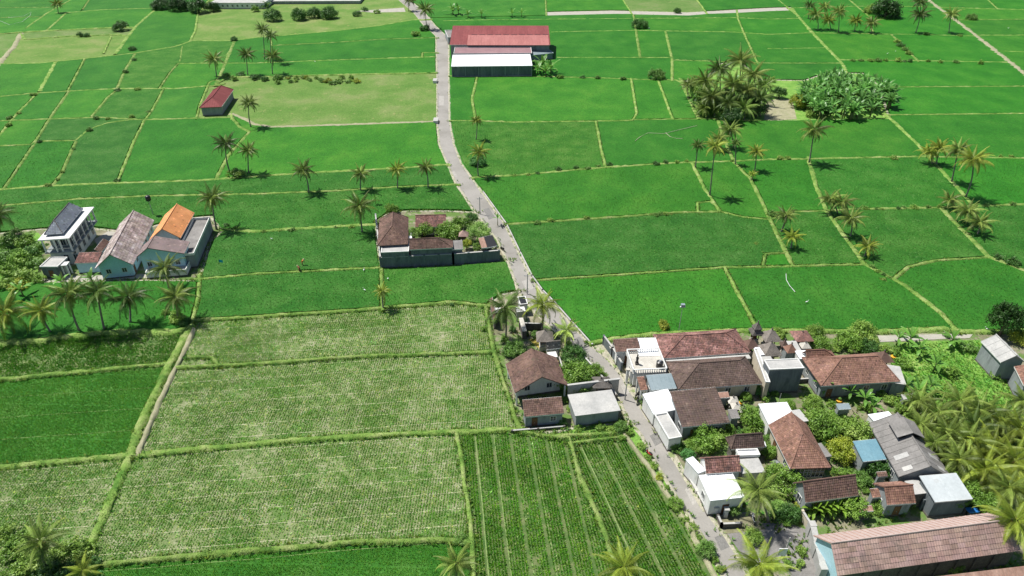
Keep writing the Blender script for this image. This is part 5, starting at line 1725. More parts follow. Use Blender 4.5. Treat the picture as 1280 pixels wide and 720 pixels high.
# ============================================================ PALMS
PL = [  # foot, crown, radius px, tint, label
((271, 97), (267, 73), 10, 'l', "coconut palm just behind the small red roofed house"),
((310, 95), (308, 67), 9, 'g', "coconut palm standing right of the small red roofed house"),
((314, 160), (311, 128), 10, 'g', "coconut palm by the dirt path in front of the small red roofed house"),
((73, 17), (71, 4), 6, 'y', "small pale palm at the bund crossing near the top left corner"),
((288, 217), (282, 178), 14, 'd', "left of the pair of dark palms at the bend of the bund"),
((311, 218), (310, 187), 11, 'g', "right of the pair of dark palms at the bend of the bund"),
((331, 75), (328, 36), 8, 'g', "tall palm, left of the pair above the long thin rice strips"),
((338, 80), (338, 44), 8, 'd', "tall palm, right of the pair above the long thin rice strips"),
((341, 94), (341, 69), 10, 'g', "palm with a broad crown at the left corner of the long thin rice strips"),
((534, 37), (532, 11), 10, 'g', "palm by the road north of the warehouse"),
((511, 14), (512, 0), 7, 'g', "palm at the top edge beside the road"),
((595, 176), (596, 150), 8, 'y', "yellow green palm beside the road above the pair of roadside trees"),
((386, 242), (379, 211), 13, 'g', "leftmost of the four palms between the two long bunds"),
((451, 239), (451, 216), 12, 'l', "second from left of the four palms between the two long bunds"),
((497, 237), (496, 211), 11, 'y', "yellow palm, third of the four between the two long bunds"),
((535, 236), (532, 208), 12, 'g', "rightmost of the four palms between the two long bunds"),
((453, 292), (449, 256), 20, 'g', "broad palm with spread fronds left of the raised walled compound"),
((598, 222), (599, 189), 12, 'y', "yellow palm over the blue green tree beside the road"),
((271, 287), (265, 246), 18, 'g', "tall palm behind the roof terrace of the orange roofed house"),
((869, 211), (873, 181), 9, 'd', "palm left of the very tall leaning palm on the right rice fields"),
((887, 246), (894, 182), 13, 'o', "very tall palm with a long white trunk over the right rice fields"),
((919, 207), (920, 178), 7, 'd', "thin dark palm at the bund right of the very tall palm"),
((943, 215), (946, 189), 10, 'o', "brownish palm two bunds right of the very tall palm"),
((940, 226), (941, 217), 5, 'y', "knee high yellow palm on the bund under the brownish palm"),
((917, 186), (913, 161), 13, 'l', "palm at the foot of the large dark grove"),
((902, 190), (899, 172), 10, 'l', "low palm left of the one at the foot of the dark grove"),
((1011, 205), (1018, 161), 15, 'g', "tall palm leaning right in the middle of the right rice fields"),
((1022, 38), (1020, 17), 9, 'l', "leftmost palm of the front row near the top right"),
((1038, 38), (1036, 24), 8, 'y', "yellowish short palm in the row near the top right"),
((1048, 41), (1049, 14), 9, 'l', "middle palm of the row near the top right"),
((1010, 24), (1012, 6), 6, 'd', "dark small palm at the left end of the row near the top right"),
((1030, 24), (1031, 8), 7, 'l', "palm behind the row near the top right, left of its middle"),
((1068, 40), (1070, 25), 8, 'y', "pale palm near the right end of the row near the top right"),
((1088, 42), (1090, 28), 8, 'l', "rightmost palm of the row near the top right"),
((1144, 42), (1150, 17), 9, 'd', "palm with a white leaning trunk right of the grey top grove"),
((1150, 20), (1150, 2), 8, 'd', "palm whose crown touches the top edge at the right"),
((1186, 42), (1190, 17), 8, 'l', "thin palm beside the diagonal field path near the top right"),
((1165, 206), (1162, 189), 10, 'o', "orange tinted low palm, left of the trio at the right"),
((1170, 207), (1175, 184), 11, 'o', "yellow orange palm with drooping fronds, second of the trio at the right"),
((1189, 229), (1198, 186), 12, 'l', "palm with a pale slanting trunk between two yellow palms at the right"),
((1206, 248), (1217, 198), 17, 'o', "biggest yellow palm with a slanting trunk at the right"),
((1207, 281), (1210, 262), 13, 'l', "palm in the clump under the biggest yellow palm"),
((1221, 294), (1225, 277), 13, 'l', "lowest palm of the clump under the biggest yellow palm"),
((1194, 262), (1188, 249), 10, 'l', "bushy palm at the left of the clump under the biggest yellow palm"),
((1047, 268), (1038, 248), 12, 'l', "upper left palm of the five stem cluster between the right fields"),
((1057, 272), (1053, 252), 13, 'l', "upper right palm of the cluster between the right fields"),
((1062, 297), (1064, 272), 14, 'l', "lower palm of the cluster between the right fields"),
((1080, 322), (1085, 307), 12, 'o', "orange yellow short palm at the lower end of the right bund"),
((976, 291), (983, 268), 12, 'l', "palm with a slanting trunk above the small yellow one"),
((988, 312), (991, 295), 11, 'y', "small bright yellow palm on the bund of the right fields"),
((100, 415), (85, 366), 23, 'g', "palm leaning left, third of the row in front of the left houses"),
((131, 413), (121, 364), 21, 'd', "palm with a straight dark trunk, fourth of the row in front of the left houses"),
((163, 405), (160, 370), 22, 'd', "palm with one dead brown frond, fifth of the row in front of the left houses"),
((224, 402), (219, 370), 22, 'l', "rightmost palm of the row in front of the left houses, over a bush"),
((212, 362), (206, 333), 18, 'l', "palm growing against the veranda of the mauve roofed house"),
((64, 416), (51, 387), 18, 'y', "yellow hearted palm, second of the row in front of the left houses"),
((4, 418), (5, 390), 25, 'y', "broad yellow palm at the left edge of the photo"),
((-8, 300), (-4, 268), 18, 'd', "palm half outside the left edge beside the fields"),
((479, 387), (477, 363), 10, 'y', "short pale palm standing alone on the bund of the stubbled field"),
((632, 424), (631, 385), 26, 'd', "dark drooping palm in the gate compound left of the road"),
((677, 414), (678, 380), 24, 'y', "bright yellow green palm beside the road and the gatehouse"),
((708, 434), (708, 412), 16, 'p', "pale grey leaved palm beside the thatched shrine and road"),
((58, 712), (50, 676), 25, 'g', "dark palm in the thicket at the bottom left corner"),
((105, 728), (103, 712), 14, 'y', "yellow palm top at the bottom edge near the left corner"),
((572, 732), (570, 703), 24, 'l', "palm crown at the bottom edge in the middle of the photo"),
((783, 745), (780, 708), 30, 'y', "yellow palm crown at the bottom edge below the drilled fields"),
((954, 745), (950, 706), 32, 'y', "broad palm crown at the bottom edge beside the road end"),
((960, 652), (948, 612), 29, 'l', "tall palm at the right corner of the white roofed house"),
((1290, 690), (1270, 650), 28, 'y', "yellow palm at the right edge above the long pinkish roof"),
((860, 124), (860, 105), 9, 'l', "low palm at the left foot of the dark grove"),
]
for b_, c_, r_, t_, lab in PL:
    g_ = None
    palm(b_, c_, r_, t_, lab, g_)
# the dark grove on the right fields
k_ = 0
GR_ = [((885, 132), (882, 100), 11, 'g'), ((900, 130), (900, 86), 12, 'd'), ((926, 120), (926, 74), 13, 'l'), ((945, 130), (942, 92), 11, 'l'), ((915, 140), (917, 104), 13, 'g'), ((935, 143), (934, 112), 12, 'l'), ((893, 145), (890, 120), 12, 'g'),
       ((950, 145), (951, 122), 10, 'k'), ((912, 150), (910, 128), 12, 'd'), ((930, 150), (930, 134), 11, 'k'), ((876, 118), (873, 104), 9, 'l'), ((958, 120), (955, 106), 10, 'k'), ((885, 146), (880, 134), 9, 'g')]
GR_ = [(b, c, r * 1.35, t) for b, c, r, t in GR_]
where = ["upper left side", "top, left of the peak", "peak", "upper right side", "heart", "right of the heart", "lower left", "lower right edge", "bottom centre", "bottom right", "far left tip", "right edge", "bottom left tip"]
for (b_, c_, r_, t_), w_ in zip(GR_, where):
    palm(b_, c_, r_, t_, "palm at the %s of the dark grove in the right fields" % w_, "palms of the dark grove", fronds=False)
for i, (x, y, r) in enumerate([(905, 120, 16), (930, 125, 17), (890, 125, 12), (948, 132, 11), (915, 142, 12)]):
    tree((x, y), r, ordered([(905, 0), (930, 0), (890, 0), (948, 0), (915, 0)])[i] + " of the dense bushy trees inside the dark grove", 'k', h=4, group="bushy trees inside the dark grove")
for i in range(40):
    a = random.uniform(0, 6.28); q = random.uniform(.2, 1) ** .5
    banana((906 + 44 * q * math.cos(a), 128 + 24 * q * math.sin(a)), random.uniform(1.0, 1.5), "banana plant in the undergrowth of the dark palm grove", "banana plants under the dark grove", parts=False, tint=(1.1, 1.0, 1.1), h=random.uniform(1, 2.2))
tree((878, 112), 12, "fresh green bushy tree at the upper left of the dark grove", 'm', h=4); tree((884, 133), 12, "fresh green bushy tree at the lower left of the dark grove", 'm', h=3)
bush((846, 562), 9, "dark green bush at the end of the grey flat shop roof", 'g')
# grove of banana
for i in range(170):
    for _ in range(40):
        x, y = random.uniform(992, 1118), random.uniform(97, 148)
        if ((x - 1057) / 60) ** 2 + ((y - 124) / 25) ** 2 < 1:
            break
    f = random.uniform(.8, 1.8)
    banana((x, y + 4), random.uniform(1.2, 1.9), "tall banana plant in the big pale grove on the right fields", "banana plants in the pale grove", parts=False, tint=(f * .85, f * .85, f * .95), h=random.uniform(1.2, 1.8) + 2.6 * max(0, 1 - ((x - 1057) / 62) ** 2 - ((y - 124) / 30) ** 2) ** .5)
tree((975, 113), 9, "dark round tree left of the banana grove beside bare soil", 'd', h=3)
tree((999, 124), 11, "yellow green bushy tree at the left end of the banana grove", 'y', h=3)
bush((1012, 143), 8, "pale bush under the left end of the banana grove", 'l')
bush((1030, 142), 8, "dark undergrowth bush in front of the banana grove", 'd')
# the right hand palm thicket
TH = [(1150, 500, 20, 'l'), (1172, 515, 22, 'l'), (1200, 500, 22, 'l'), (1226, 512, 26, 'g'), (1252, 525, 24, 'l'), (1276, 535, 26, 'y'), (1185, 540, 24, 'g'), (1212, 548, 26, 'l'), (1242, 560, 26, 'y'),
      (1270, 575, 28, 'y'), (1232, 585, 27, 'y'), (1262, 608, 28, 'l'), (1296, 620, 28, 'y'), (1200, 572, 22, 'l'), (1218, 530, 22, 'd'), (1150, 530, 18, 'l'), (1280, 500, 20, 'l'), (1300, 560, 24, 'g'), (1168, 552, 18, 'g')]
wd = ["top left corner", "upper left", "upper middle", "dark upper right", "right of the dark gap", "right edge, upper", "left side by the hall roof", "centre", "yellow centre right", "right edge, yellow", "lower centre, bright yellow",
      "lower right", "right edge, lowest", "left side beside the lantern", "dark gap", "left tip over the bananas", "top right behind the others", "beyond the right edge", "hall side, small"]
for (x, y, r, t), w_ in zip(TH, wd):
    palm((x + (x - 640) * -.012, y + 26), (x, y), r, t, "coconut palm of the right hand thicket: " + w_, "palms of the right hand thicket")
for i, (x, y, r, t) in enumerate([(1215, 610, 18, 'm'), (1235, 625, 16, 'm'), (1190, 590, 10, 'm'), (1250, 545, 14, 'k'), (1180, 527, 12, 'g'), (1265, 560, 14, 'k'), (1200, 620, 12, 'g'), (1160, 540, 12, 'm'), (1255, 640, 16, 'g')]):
    tree((x, y), r, ["bright bushy tree right of the workshop roof", "round green tree above the palm at the right edge", "small green tree between workshop and thicket", "dark tree deep in the right hand thicket", "green tree under the upper palms of the thicket",
                     "second dark tree in the thicket, nearer the right edge", "low green tree beside the workshop wall", "green tree between the long hall and the thicket", "green tree above the right end of the long pinkish roof"][i], t, h=2.6)
# ============================================================ TREES AND BUSHES
T_ = [((150, 31), 9, 'd', "round dark tree standing alone among the far left fields"), ((108, 43), 3.5, 'd', "tiny round tree on the bund near the top left"), ((165, 60), 4.5, 'd', "small dark tree on the long curved bund"),
      ((292, 48), 4.5, 'd', "small dark tree on the bund left of the pale meadow"), ((340, 17), 11, 'd', "dark bushy tree, leftmost of the row on the top meadow"), ((373, 16), 11, 'd', "dark bushy tree, second of the row on the top meadow"),
      ((392, 14), 10, 'd', "dark bushy tree, third of the row on the top meadow"), ((411, 14), 11, 'd', "dark bushy tree, rightmost of the row on the top meadow"), ((446, 16), 5, 'd', "small dark tree beside the paved strip near the top"),
      ((800, 28), 9, 'd', "small sparse tree on the bund below the top lane"), ((821, 91), 10, 'g', "round tree on the bund between the right fields"), ((597, 200), 10, 'b', "blue green tree beside the road below the yellow palm"),
      ((847, 12), 5, 'd', "small dark tree beside the top lane"), ((1215, 20), 6, 'g', "small tree by the diagonal path near the top right"), ((1110, 8), 17, 'k', "large dark grey tree of the top right grove"), ((1090, 10), 9, 'l', "paler tree left of the large grey one, top right"),
      ((200, 3), 11, 'k', "dark tree, left end of the top left grove"), ((222, 3), 13, 'k', "dark tree, middle of the top left grove"), ((246, 5), 13, 'k', "dark tree, right of the middle of the top left grove"), ((266, 7), 9, 'k', "dark tree, right end of the top left grove"),
      ((718, 467), 24, 'm', "large leafy tree between the olive driveway and the road"), ((717, 440), 14, 'd', "dark green round tree behind the large leafy one"), ((743, 462), 12, 'm', "leafy tree leaning to the road beside the large one"), ((728, 482), 14, 'g', "leafy tree at the back of the grey flat roof"),
      ((642, 434), 14, 'g', "leafy tree beside the rice at the gabled house"), ((1080, 414), 20, 'l', "largest pale green tree at the village edge before the rice"), ((1061, 424), 16, 'm', "left neighbour of the largest pale green tree"), ((1085, 432), 14, 'd', "grey green tree in front of the largest pale one"),
      ((1020, 412), 13, 'm', "tree behind the temple court at the rice edge"), ((1026, 428), 15, 'm', "leafy tree right of the pale stone shrine"), ((974, 415), 9, 'l', "small pale tree at the temple court's rice edge"), ((830, 405), 8, 'y', "small yellow green tree standing in the rice behind the red roof"),
      ((884, 543), 17, 'm', "round tree in front of the big dark shed"), ((905, 535), 12, 'm', "smaller tree at the right corner of the big dark shed"), ((868, 555), 9, 'm', "small tree left below the big dark shed"), ((940, 520), 15, 'm', "leafy tree in the yard left of the white panelled roof"), ((843, 552), 8, 'g', "small tree by the grey flat shop roof"),
      ((860, 567), 8, 'b', "blue green shrub tree by the road above the white house"), ((1029, 526), 20, 'm', "broad bright tree right of the long red brown house"), ((1018, 500), 9, 'l', "pale small tree below the big hipped house"), ((1072, 535), 18, 'l', "pale round tree left of the long grey hall"),
      ((1055, 560), 16, 'y', "yellow leaved tree beside the light blue shed"), ((1096, 580), 15, 'd', "dark round tree in front of the light blue shed"), ((1078, 597), 10, 'g', "small tree left of the bright red brown tiles"), ((962, 563), 9, 'm', "narrow tree beside the cream wall of the long house"), ((960, 548), 6, 'g', "small shrub tree by the far end of the cream wall"),
      ((981, 597), 18, 'm', "bright tree at the cream wall's front corner"), ((988, 640), 13, 'd', "dark tree left of the banana hedge"), ((975, 632), 10, 'p', "pale flowering shrub tree behind the tall palm"), ((917, 634), 9, 'g', "small tree in the front yard of the white house"), ((1070, 630), 16, 'm', "round green tree at the right end of the banana hedge"),
      ((1104, 628), 11, 'm', "green tree in front of the bright red brown tiles"), ((1192, 703), 13, 'm', "round bush tree growing in front of the long pinkish roof"), ((1276, 420), 13, 'y', "yellow green tree at the right edge behind the grey house"), ((845, 628), 8, 'm', "round bright shrub at the field side of the road"),
      ((883, 684), 11, 'g', "green shrub tree at the field side of the road near the bottom"), ((776, 532), 9, 'g', "tree at the road corner of the grey flat garage"), ((489, 259), 9, 'm', "bright tree behind the brown hipped house of the raised compound"), ((905, 487), 5, 'm', "small tree between brown hipped house and dark shed"),
      ((933, 494), 7, 'm', "small tree under the eave of the brown hipped house"), ((953, 486), 8, 'b', "blue green small tree below the tall dark house"), ((988, 505), 7, 'm', "small tree behind the white panelled roof"), ((942, 668), 10, 'l', "pale sparse tree on the concrete yard by the road"), ((815, 500), 7, 'm', "small tree below the blue grey metal roof")]
for c_, r_, t_, lab in T_:
    tree(c_, r_ * (1.2 if c_[1] > 480 and 840 < c_[0] < 1150 else 1.0), lab, t_, h=None)
tree((1262, 392), 19, "tall dark tree at the right edge beside the grey gabled house", 'k', h=5.2, flat=1.6)
tree((530, 284), 11, "bright tree between the roofs of the raised compound", 'm', h=4.2, z0=PZ); tree((561, 286), 15, "bright leafy tree right of the mottled red roof in the raised compound", 'm', h=4.0, z0=PZ)
tree((575, 277), 12, "tree at the back of the raised compound", 'm', h=3.8, z0=PZ); tree((590, 270), 8, "dark tree at the road side of the raised compound", 'd', h=3.6, z0=PZ); tree((598, 286), 13, "bare grey frangipani tree by the compound gate", 'p', h=4, z0=PZ)
tree((583, 303), 7, "yellow green shrub tree behind the front wall of the raised compound", 'y', h=3.4, z0=PZ); tree((515, 290), 7, "small tree between hipped house and long front house", 'm', h=4.4, z0=PZ)
tree((597, 307), 6, "green shrub tree beside the rusty red roof of the raised compound", 'm', h=3.2, z0=PZ)
# hedges and shrubs
HG = [(12, 305, 13, 'g'), (32, 303, 12, 'm'), (48, 310, 9, 'g'), (8, 322, 13, 'g'), (28, 325, 14, 'm'), (45, 330, 10, 'g'), (10, 340, 12, 'm'), (30, 345, 12, 'l'), (48, 350, 8, 'm'), (5, 357, 10, 'l'), (22, 358, 10, 'y'), (38, 318, 10, 'd'), (-8, 330, 14, 'g'), (18, 292, 8, 'g')]
oo = ordered(HG)
for i, (x, y, r, t) in enumerate(HG):
    bush((x, y), r * 1.25, oo[i] + " of the leafy shrubs in the dense thicket left of the villa", t, "shrubs of the thicket left of the villa")
HG = [(15, 690, 20, 'm'), (35, 705, 20, 'l'), (80, 690, 20, 'l'), (100, 690, 18, 'l'), (118, 705, 12, 'd'), (5, 665, 14, 'l'), (25, 672, 12, 'm'), (60, 715, 18, 'k'), (10, 725, 20, 'm'), (88, 718, 16, 'd'), (120, 722, 12, 'b')]
oo = ordered(HG)
for i, (x, y, r, t) in enumerate(HG):
    bush((x, y), r, oo[i] + " of the tangled bushes in the bottom left corner", t, "bushes of the bottom left thicket")
for (x, y, r, t, lab) in [(222, 398, 14, 'l', "pale bush at the foot of the rightmost palm of the left row"), (208, 392, 8, 'm', "low bush left of the pale one under the palms"), (232, 404, 9, 'd', "dark bush in the shade by the end of the palm row"), (575, 675, 9, 'g', "green bush on the bund above the bottom palm"),
                          (296, 218, 12, 'l', "pale bush under the pair of dark palms"), (531, 36, 8, 'd', "dark bush under the roadside palm near the top"), (519, 43, 7, 'm', "green bush beside the road near the top"), (1246, 322, 8, 'd', "round bush left of the big one on the far right bund"),
                          (1265, 328, 11, 'd', "big round bush on the far right bund"), (965, 268, 8, 'g', "green bush on the bund by the slanting palm"), (945, 305, 4, 'l', "pale little bush on the right bund"), (1210, 435, 12, 'g', "round leafy bush on the weedy plot"), (1190, 467, 12, 'm', "spreading bush in the middle of the weedy plot"),
                          (1130, 455, 12, 'm', "bush beside the banana plants behind the hipped house"), (1120, 440, 9, 'm', "bush at the corner of the path and the hipped house"), (1245, 470, 9, 'm', "low bush under the wall of the grey gabled house"), (816, 500, 7, 'm', "bush by the red porch"), (802, 500, 5, 'd', "dark bush in front of the red porch"),
                          (1183, 420, 5, 'd', "dark shrub by the concrete path"), (1255, 432, 6, 'd', "dark shrub at the path end"), (702, 528, 8, 'g', "green bush in front of the grey garage"), (750, 534, 8, 'm', "bush in the shade below the grey garage"), (724, 536, 7, 'm', "low bush in front of the garage wall"),
                          (966, 100, 6, 'l', "pale bush at the upper left of the banana grove"), (605, 412, 6, 'm', "low bush at the field edge by the gate compound"), (1002, 690, 9, 'l', "pale green bush by the bottom sign board"), (985, 705, 8, 'm', "bush beside the broad bottom palm"), (1007, 640, 9, 'm', "bush at the left end of the banana hedge"),
                          (283, 282, 5, 'd', "dark bush at the bund corner by the roof terrace"), (295, 286, 5, 'm', "green bush on the bund right of the roof terrace"), (565, 381, 4, 'd', "dark round bush on the bund above the pale field"), (1060, 590, 8, 'm', "bush between the yellow tree and the dark round one"), (1045, 545, 9, 'd', "dark bush under the broad bright tree"),
                          (1086, 510, 10, 'm', "bush below the right end of the big hipped house"), (1125, 505, 12, 'm', "bush left of the palm thicket"), (1110, 500, 10, 'l', "pale bush beside the slab roof of the hipped house"), (925, 540, 7, 'd', "dark bush in the shade right of the dark shed"), (970, 600, 9, 'd', "dark bush by the cream wall")]:
    bush((x, y), r, lab, t)
# roadside shrubs along the drilled field
HG = [(802, 558, 7, 'l'), (810, 572, 6, 'm'), (817, 583, 7, 'l'), (824, 597, 7, 'y'), (832, 610, 6, 'm'), (838, 617, 5, 'd'), (850, 640, 6, 'l'), (856, 650, 7, 'l'), (866, 660, 8, 'l'), (872, 672, 6, 'm'), (893, 700, 7, 'm'), (901, 712, 8, 'l'), (778, 548, 6, 'm'), (788, 541, 6, 'm'), (765, 538, 8, 'l')]
oo = ordered(HG)
for i, (x, y, r, t) in enumerate(HG):
    bush((x, y), r, oo[i] + " of the roadside shrubs between drilled field and road", t, "roadside shrubs along the drilled field")
# shrubs dotted along bunds
D1 = [(643, 220), (660, 219), (672, 217), (698, 212), (720, 210), (735, 211), (748, 208), (762, 206), (820, 205), (832, 203), (846, 203), (858, 202), (915, 202), (672, 279), (688, 276), (733, 273), (814, 269), (820, 269), (826, 268), (832, 268), (838, 268), (608, 225)]
D2 = [(1072, 262), (1082, 261), (1095, 262), (1102, 262), (1122, 261), (1130, 260), (1143, 260), (1160, 259), (1173, 259), (1234, 257), (1265, 256), (1090, 334), (1097, 340), (1104, 344), (1112, 348), (1104, 350), (975, 198), (985, 198), (1117, 198), (1250, 196), (1264, 196)]
D3 = [(1066, 76), (1076, 76), (1088, 76), (1098, 76), (1107, 76), (1123, 76), (1130, 77), (1138, 77), (1122, 52), (1126, 57), (1131, 62), (1136, 67), (1160, 77), (1175, 78), (1195, 78), (1225, 79), (1158, 43), (1200, 45), (728, 97), (747, 98), (779, 99), (700, 97)]
D4 = [(92, 187), (78, 216), (72, 225), (60, 232), (147, 226), (186, 140), (168, 75), (157, 90), (147, 113), (42, 119), (24, 142), (12, 148), (11, 157), (120, 148), (135, 149), (165, 147), (172, 112), (112, 163), (50, 178), (330, 290), (350, 289), (365, 288), (420, 285), (440, 284), (100, 44), (48, 423), (65, 421), (75, 420)]
for gname, DD, lab in (("shrubs on the bunds right of the road", D1, "of the low shrubs on bunds right of the road"), ("shrubs on the far right bunds", D2, "of the round shrubs on the far right bunds"),
                       ("shrubs on the upper right bunds", D3, "of the dark shrubs on the upper right bunds"), ("shrubs on the left bunds", D4, "of the little shrubs on the left bunds")):
    oo = ordered(DD)
    for i, (x, y) in enumerate(DD):
        bush((x, y), random.uniform(3.4, 5.6), oo[i] + " " + lab, random.choice('gdlm'), gname, flat=.9, name="shrub")
for i in range(26):
    t = i / 25
    bush((345 + 100 * t + random.uniform(-3, 3), 99 + random.uniform(-3, 5)), random.uniform(3, 5.5), ordered([(k, 0) for k in range(26)])[i] + " of the yellowish shrubs behind the meadow", random.choice('ymlg'), "shrubs of the meadow's scrub strip", name="shrub")
# bananas
BP = [((1135, 432), 1.3, "banana plant beside the concrete path, leftmost"), ((1187, 434), 1.2, "banana plant on the weedy plot beside the round bush"), ((1166, 465), 1.0, "banana plant with drooping leaves in the middle of the weedy plot"), ((1120, 432), 1.0, "banana plant behind the pale tree by the path"),
      ((1146, 445), 1.1, "banana plant a step below the one by the concrete path"), ((1145, 498), 1.2, "banana plant at the upper left of the palm thicket"), ((1128, 492), 1.2, "banana plant right of the narrow slab roof"), ((1135, 515), 1.2, "banana plant between the hall roof and the thicket"), ((1078, 508), 1.1, "banana plant in front of the big hipped house"),
      ((1088, 518), 1.0, "banana plant above the white end roof of the hall"), ((1026, 492), 1.1, "banana plant under the left eave of the big hipped house"), ((1060, 500), .9, "small banana plant in front of the middle of the big hipped house"), ((1160, 492), 1.0, "banana plant at the lower edge of the weedy plot"),
      ((566, 19), 2.4, "banana clump on the lane north of the warehouse"), ((585, 23), 1.7, "small banana plant on the lane, second from the road"), ((602, 23), 1.6, "small banana plant on the lane, third from the road"), ((640, 22), 1.7, "small banana plant on the lane, fourth from the road"), ((652, 22), 1.5, "small banana plant on the lane, fifth from the road"),
      ((678, 88), 2.6, "banana plant at the right end of the white roofed shed"), ((688, 93), 2.4, "banana plant in front of the clump by the white roofed shed"), ((672, 93), 2.1, "banana plant against the corner of the white roofed shed"), ((682, 96), 2.0, "lowest banana plant of the clump by the white shed"), ((573, 19), 2.2, "banana plant right beside the clump on the lane"),
      ((470, 700 - 500 + 57), .6, "tiny banana plant beside the broad palm in the left fields"), ((622, 282), .7, "banana plant on the right verge of the road opposite the raised compound"), ((118, 358), 1.1, "banana plant in front of the light blue annex"), ((80, 362), 1.0, "banana plant in front of the villa's kitchen block"), ((30, 372), 1.2, "banana plant left of the palm row under the thicket")]
for c_, s_, lab in BP:
    banana(c_, s_, lab, tint=(1.3, 1.2, 1.1))
for i in range(12):
    x = 1012 + i * 4.4
    banana((x, 641 - i * .6 + (i % 2) * 4), random.uniform(.75, .95), ORD[i] + " from the left in the banana hedge below the mossy roof", "plants of the banana hedge", parts=True, tint=(1.7, 1.25, .8), h=1.2)
# tall weeds on the plot and in the thickets
xs, ys = [], []
for i in range(6500):
    x, y = random.uniform(1110, 1275), random.uniform(426, 560)
    if inside((x, y), [(1115, 432), (1225, 426), (1262, 485), (1278, 530), (1240, 600), (1185, 600), (1130, 520), (1112, 480)]):
        p = G(x, y); xs.append(p.x); ys.append(p.y)
xs, ys = np.array(xs), np.array(ys)
tn = np.stack([rng.uniform(1.0, 1.7, len(xs)), rng.uniform(1.1, 1.6, len(xs)), rng.uniform(.9, 1.7, len(xs))], 1)
tag(link("weeds", blades("weeds", xs, ys, np.full(len(xs), .07), rng.uniform(.15, .45, len(xs)), 6, 1.2, "grass_blade", tn)), "tall bright green weeds covering the plot between village and palm thicket", "weeds", kind="stuff")
xs, ys = [], []
for i in range(9000):
    x, y = random.uniform(740, 1300), random.uniform(470, 740)
    px, py = x, y
    if x > 800 + (y - 530) * .85 and x > 940 + (y - 680) * .75 and noise.noise((x * .03, y * .03, 1)) > .02:
        p = G(x, y); xs.append(p.x); ys.append(p.y)
for i in range(1600):
    x, y = random.uniform(640, 790), random.uniform(415, 545)
    if x < 722 + (y - 445) * .8 and x > 612 + (y - 420) * .3 and noise.noise((x * .05, y * .05, 2)) > -.1:
        p = G(x, y); xs.append(p.x); ys.append(p.y)
xs, ys = np.array(xs), np.array(ys)
tn = np.stack([rng.uniform(.6, 1.4, len(xs)), rng.uniform(.6, 1.1, len(xs)), rng.uniform(.6, 1.2, len(xs))], 1)
tag(link("yard_grass", blades("yard_grass", xs, ys, np.full(len(xs), .04), rng.uniform(.2, .55, len(xs)), 6, 1.1, "grass_blade", tn)), "patchy grass growing in the yards between the village houses", "grass", kind="stuff")

for (x, y, r, t, l) in [(318, 12, 7, 'm', 'leftmost'), (331, 7, 8, 'g', 'second'), (456, 12, 5, 'd', 'third'), (471, 15, 5, 'm', 'rightmost')]:
    bush((x, y), r, l + ' of four loose bushes beside the dark tree row on the top meadow', t, 'loose bushes on the top meadow')
# scrub behind the small red house, and more shrubs
for (x, y, r, t, l) in [(283, 94, 6, 'g', 'left'), (292, 99, 6, 'm', 'second from left'), (301, 93, 6, 'd', 'third from left'), (318, 97, 7, 'd', 'fourth from left'), (331, 99, 6, 'd', 'fifth from left'), (347, 97, 7, 'g', 'rightmost')]:
    bush((x, y), r, 'scrub bush behind the small red roofed house, ' + l + ' of the six', t, 'scrub bushes behind the red roofed house')
# more garden shrubs filling the yards
HG = [(880, 552, 8, 'm'), (910, 551, 7, 'm'), (936, 530, 9, 'm'), (921, 520, 7, 'l'), (1015, 516, 8, 'm'), (1040, 520, 10, 'm'), (1055, 530, 9, 'l'), (1068, 552, 8, 'm'), (1048, 590, 9, 'm'), (1080, 612, 8, 'm'), (1130, 640, 8, 'm'), (958, 622, 9, 'm'), (1125, 520 - 8, 9, 'l'),
      (706, 500, 6, 'm'), (712, 512, 5, 'l'), (735, 490, 8, 'm'), (754, 470, 7, 'm'), (730, 455, 9, 'g'), (655, 444, 7, 'm'), (630, 425, 8, 'm'), (668, 418, 6, 'g'), (640, 412, 7, 'd'), (710, 430, 6, 'l'), (728, 448, 7, 'm'),
      (850, 560, 7, 'm'), (862, 545, 9, 'm'), (878, 560, 6, 'l'), (896, 556, 6, 'm'), (905, 600 - 62, 6, 'd'), (924, 500, 5, 'm'), (932, 540, 9, 'm'), (945, 534, 8, 'l'), (948, 512, 6, 'd'), (957, 500, 7, 'm'), (968, 492, 6, 'm'),
      (1010, 508, 9, 'm'), (1022, 512, 9, 'l'), (890, 562, 7, 'm'), (918, 547, 8, 'm'), (985, 512, 7, 'l'), (1000, 520 - 6, 6, 'm'), (1115, 612, 6, 'm'), (1142, 632, 6, 'l'),  (1040, 505, 8, 'm'), (1052, 518, 9, 'm'), (1012, 540, 7, 'd'), (1045, 572, 9, 'm'), (1035, 556, 8, 'g'), (1060, 546, 9, 'm'), (1085, 550, 7, 'm'), (1068, 574, 7, 'y'), (1058, 606, 6, 'm'), (1088, 604, 7, 'm'),
      (1086, 636, 9, 'm'), (1096, 640, 8, 'l'), (1116, 638, 7, 'd'), (962, 585, 6, 'm'), (965, 612, 9, 'm'), (975, 620, 10, 'l'), (992, 622, 8, 'm'), (1000, 632, 8, 'y'), (970, 645, 10, 'd'), (982, 652, 9, 'm'), (905, 637, 5, 'm'),
      (1100, 492, 9, 'm'), (1115, 486, 8, 'l'), (1130, 478, 8, 'm'), (1140, 520, 10, 'm'), (1130, 540, 9, 'g'), (1150, 555, 9, 'm'), (1176, 575, 9, 'l'), (1190, 600, 9, 'm'), (1210, 632, 9, 'l'), (1225, 648, 9, 'm'), (1100, 455, 8, 'm'),
      (1045, 436, 8, 'l'), (1010, 420, 7, 'm'), (1108, 436, 9, 'l'), (1240, 640, 10, 'm'), (1030, 700, 7, 'm'), (1000, 705, 8, 'l'), (985, 690, 5, 'm')]
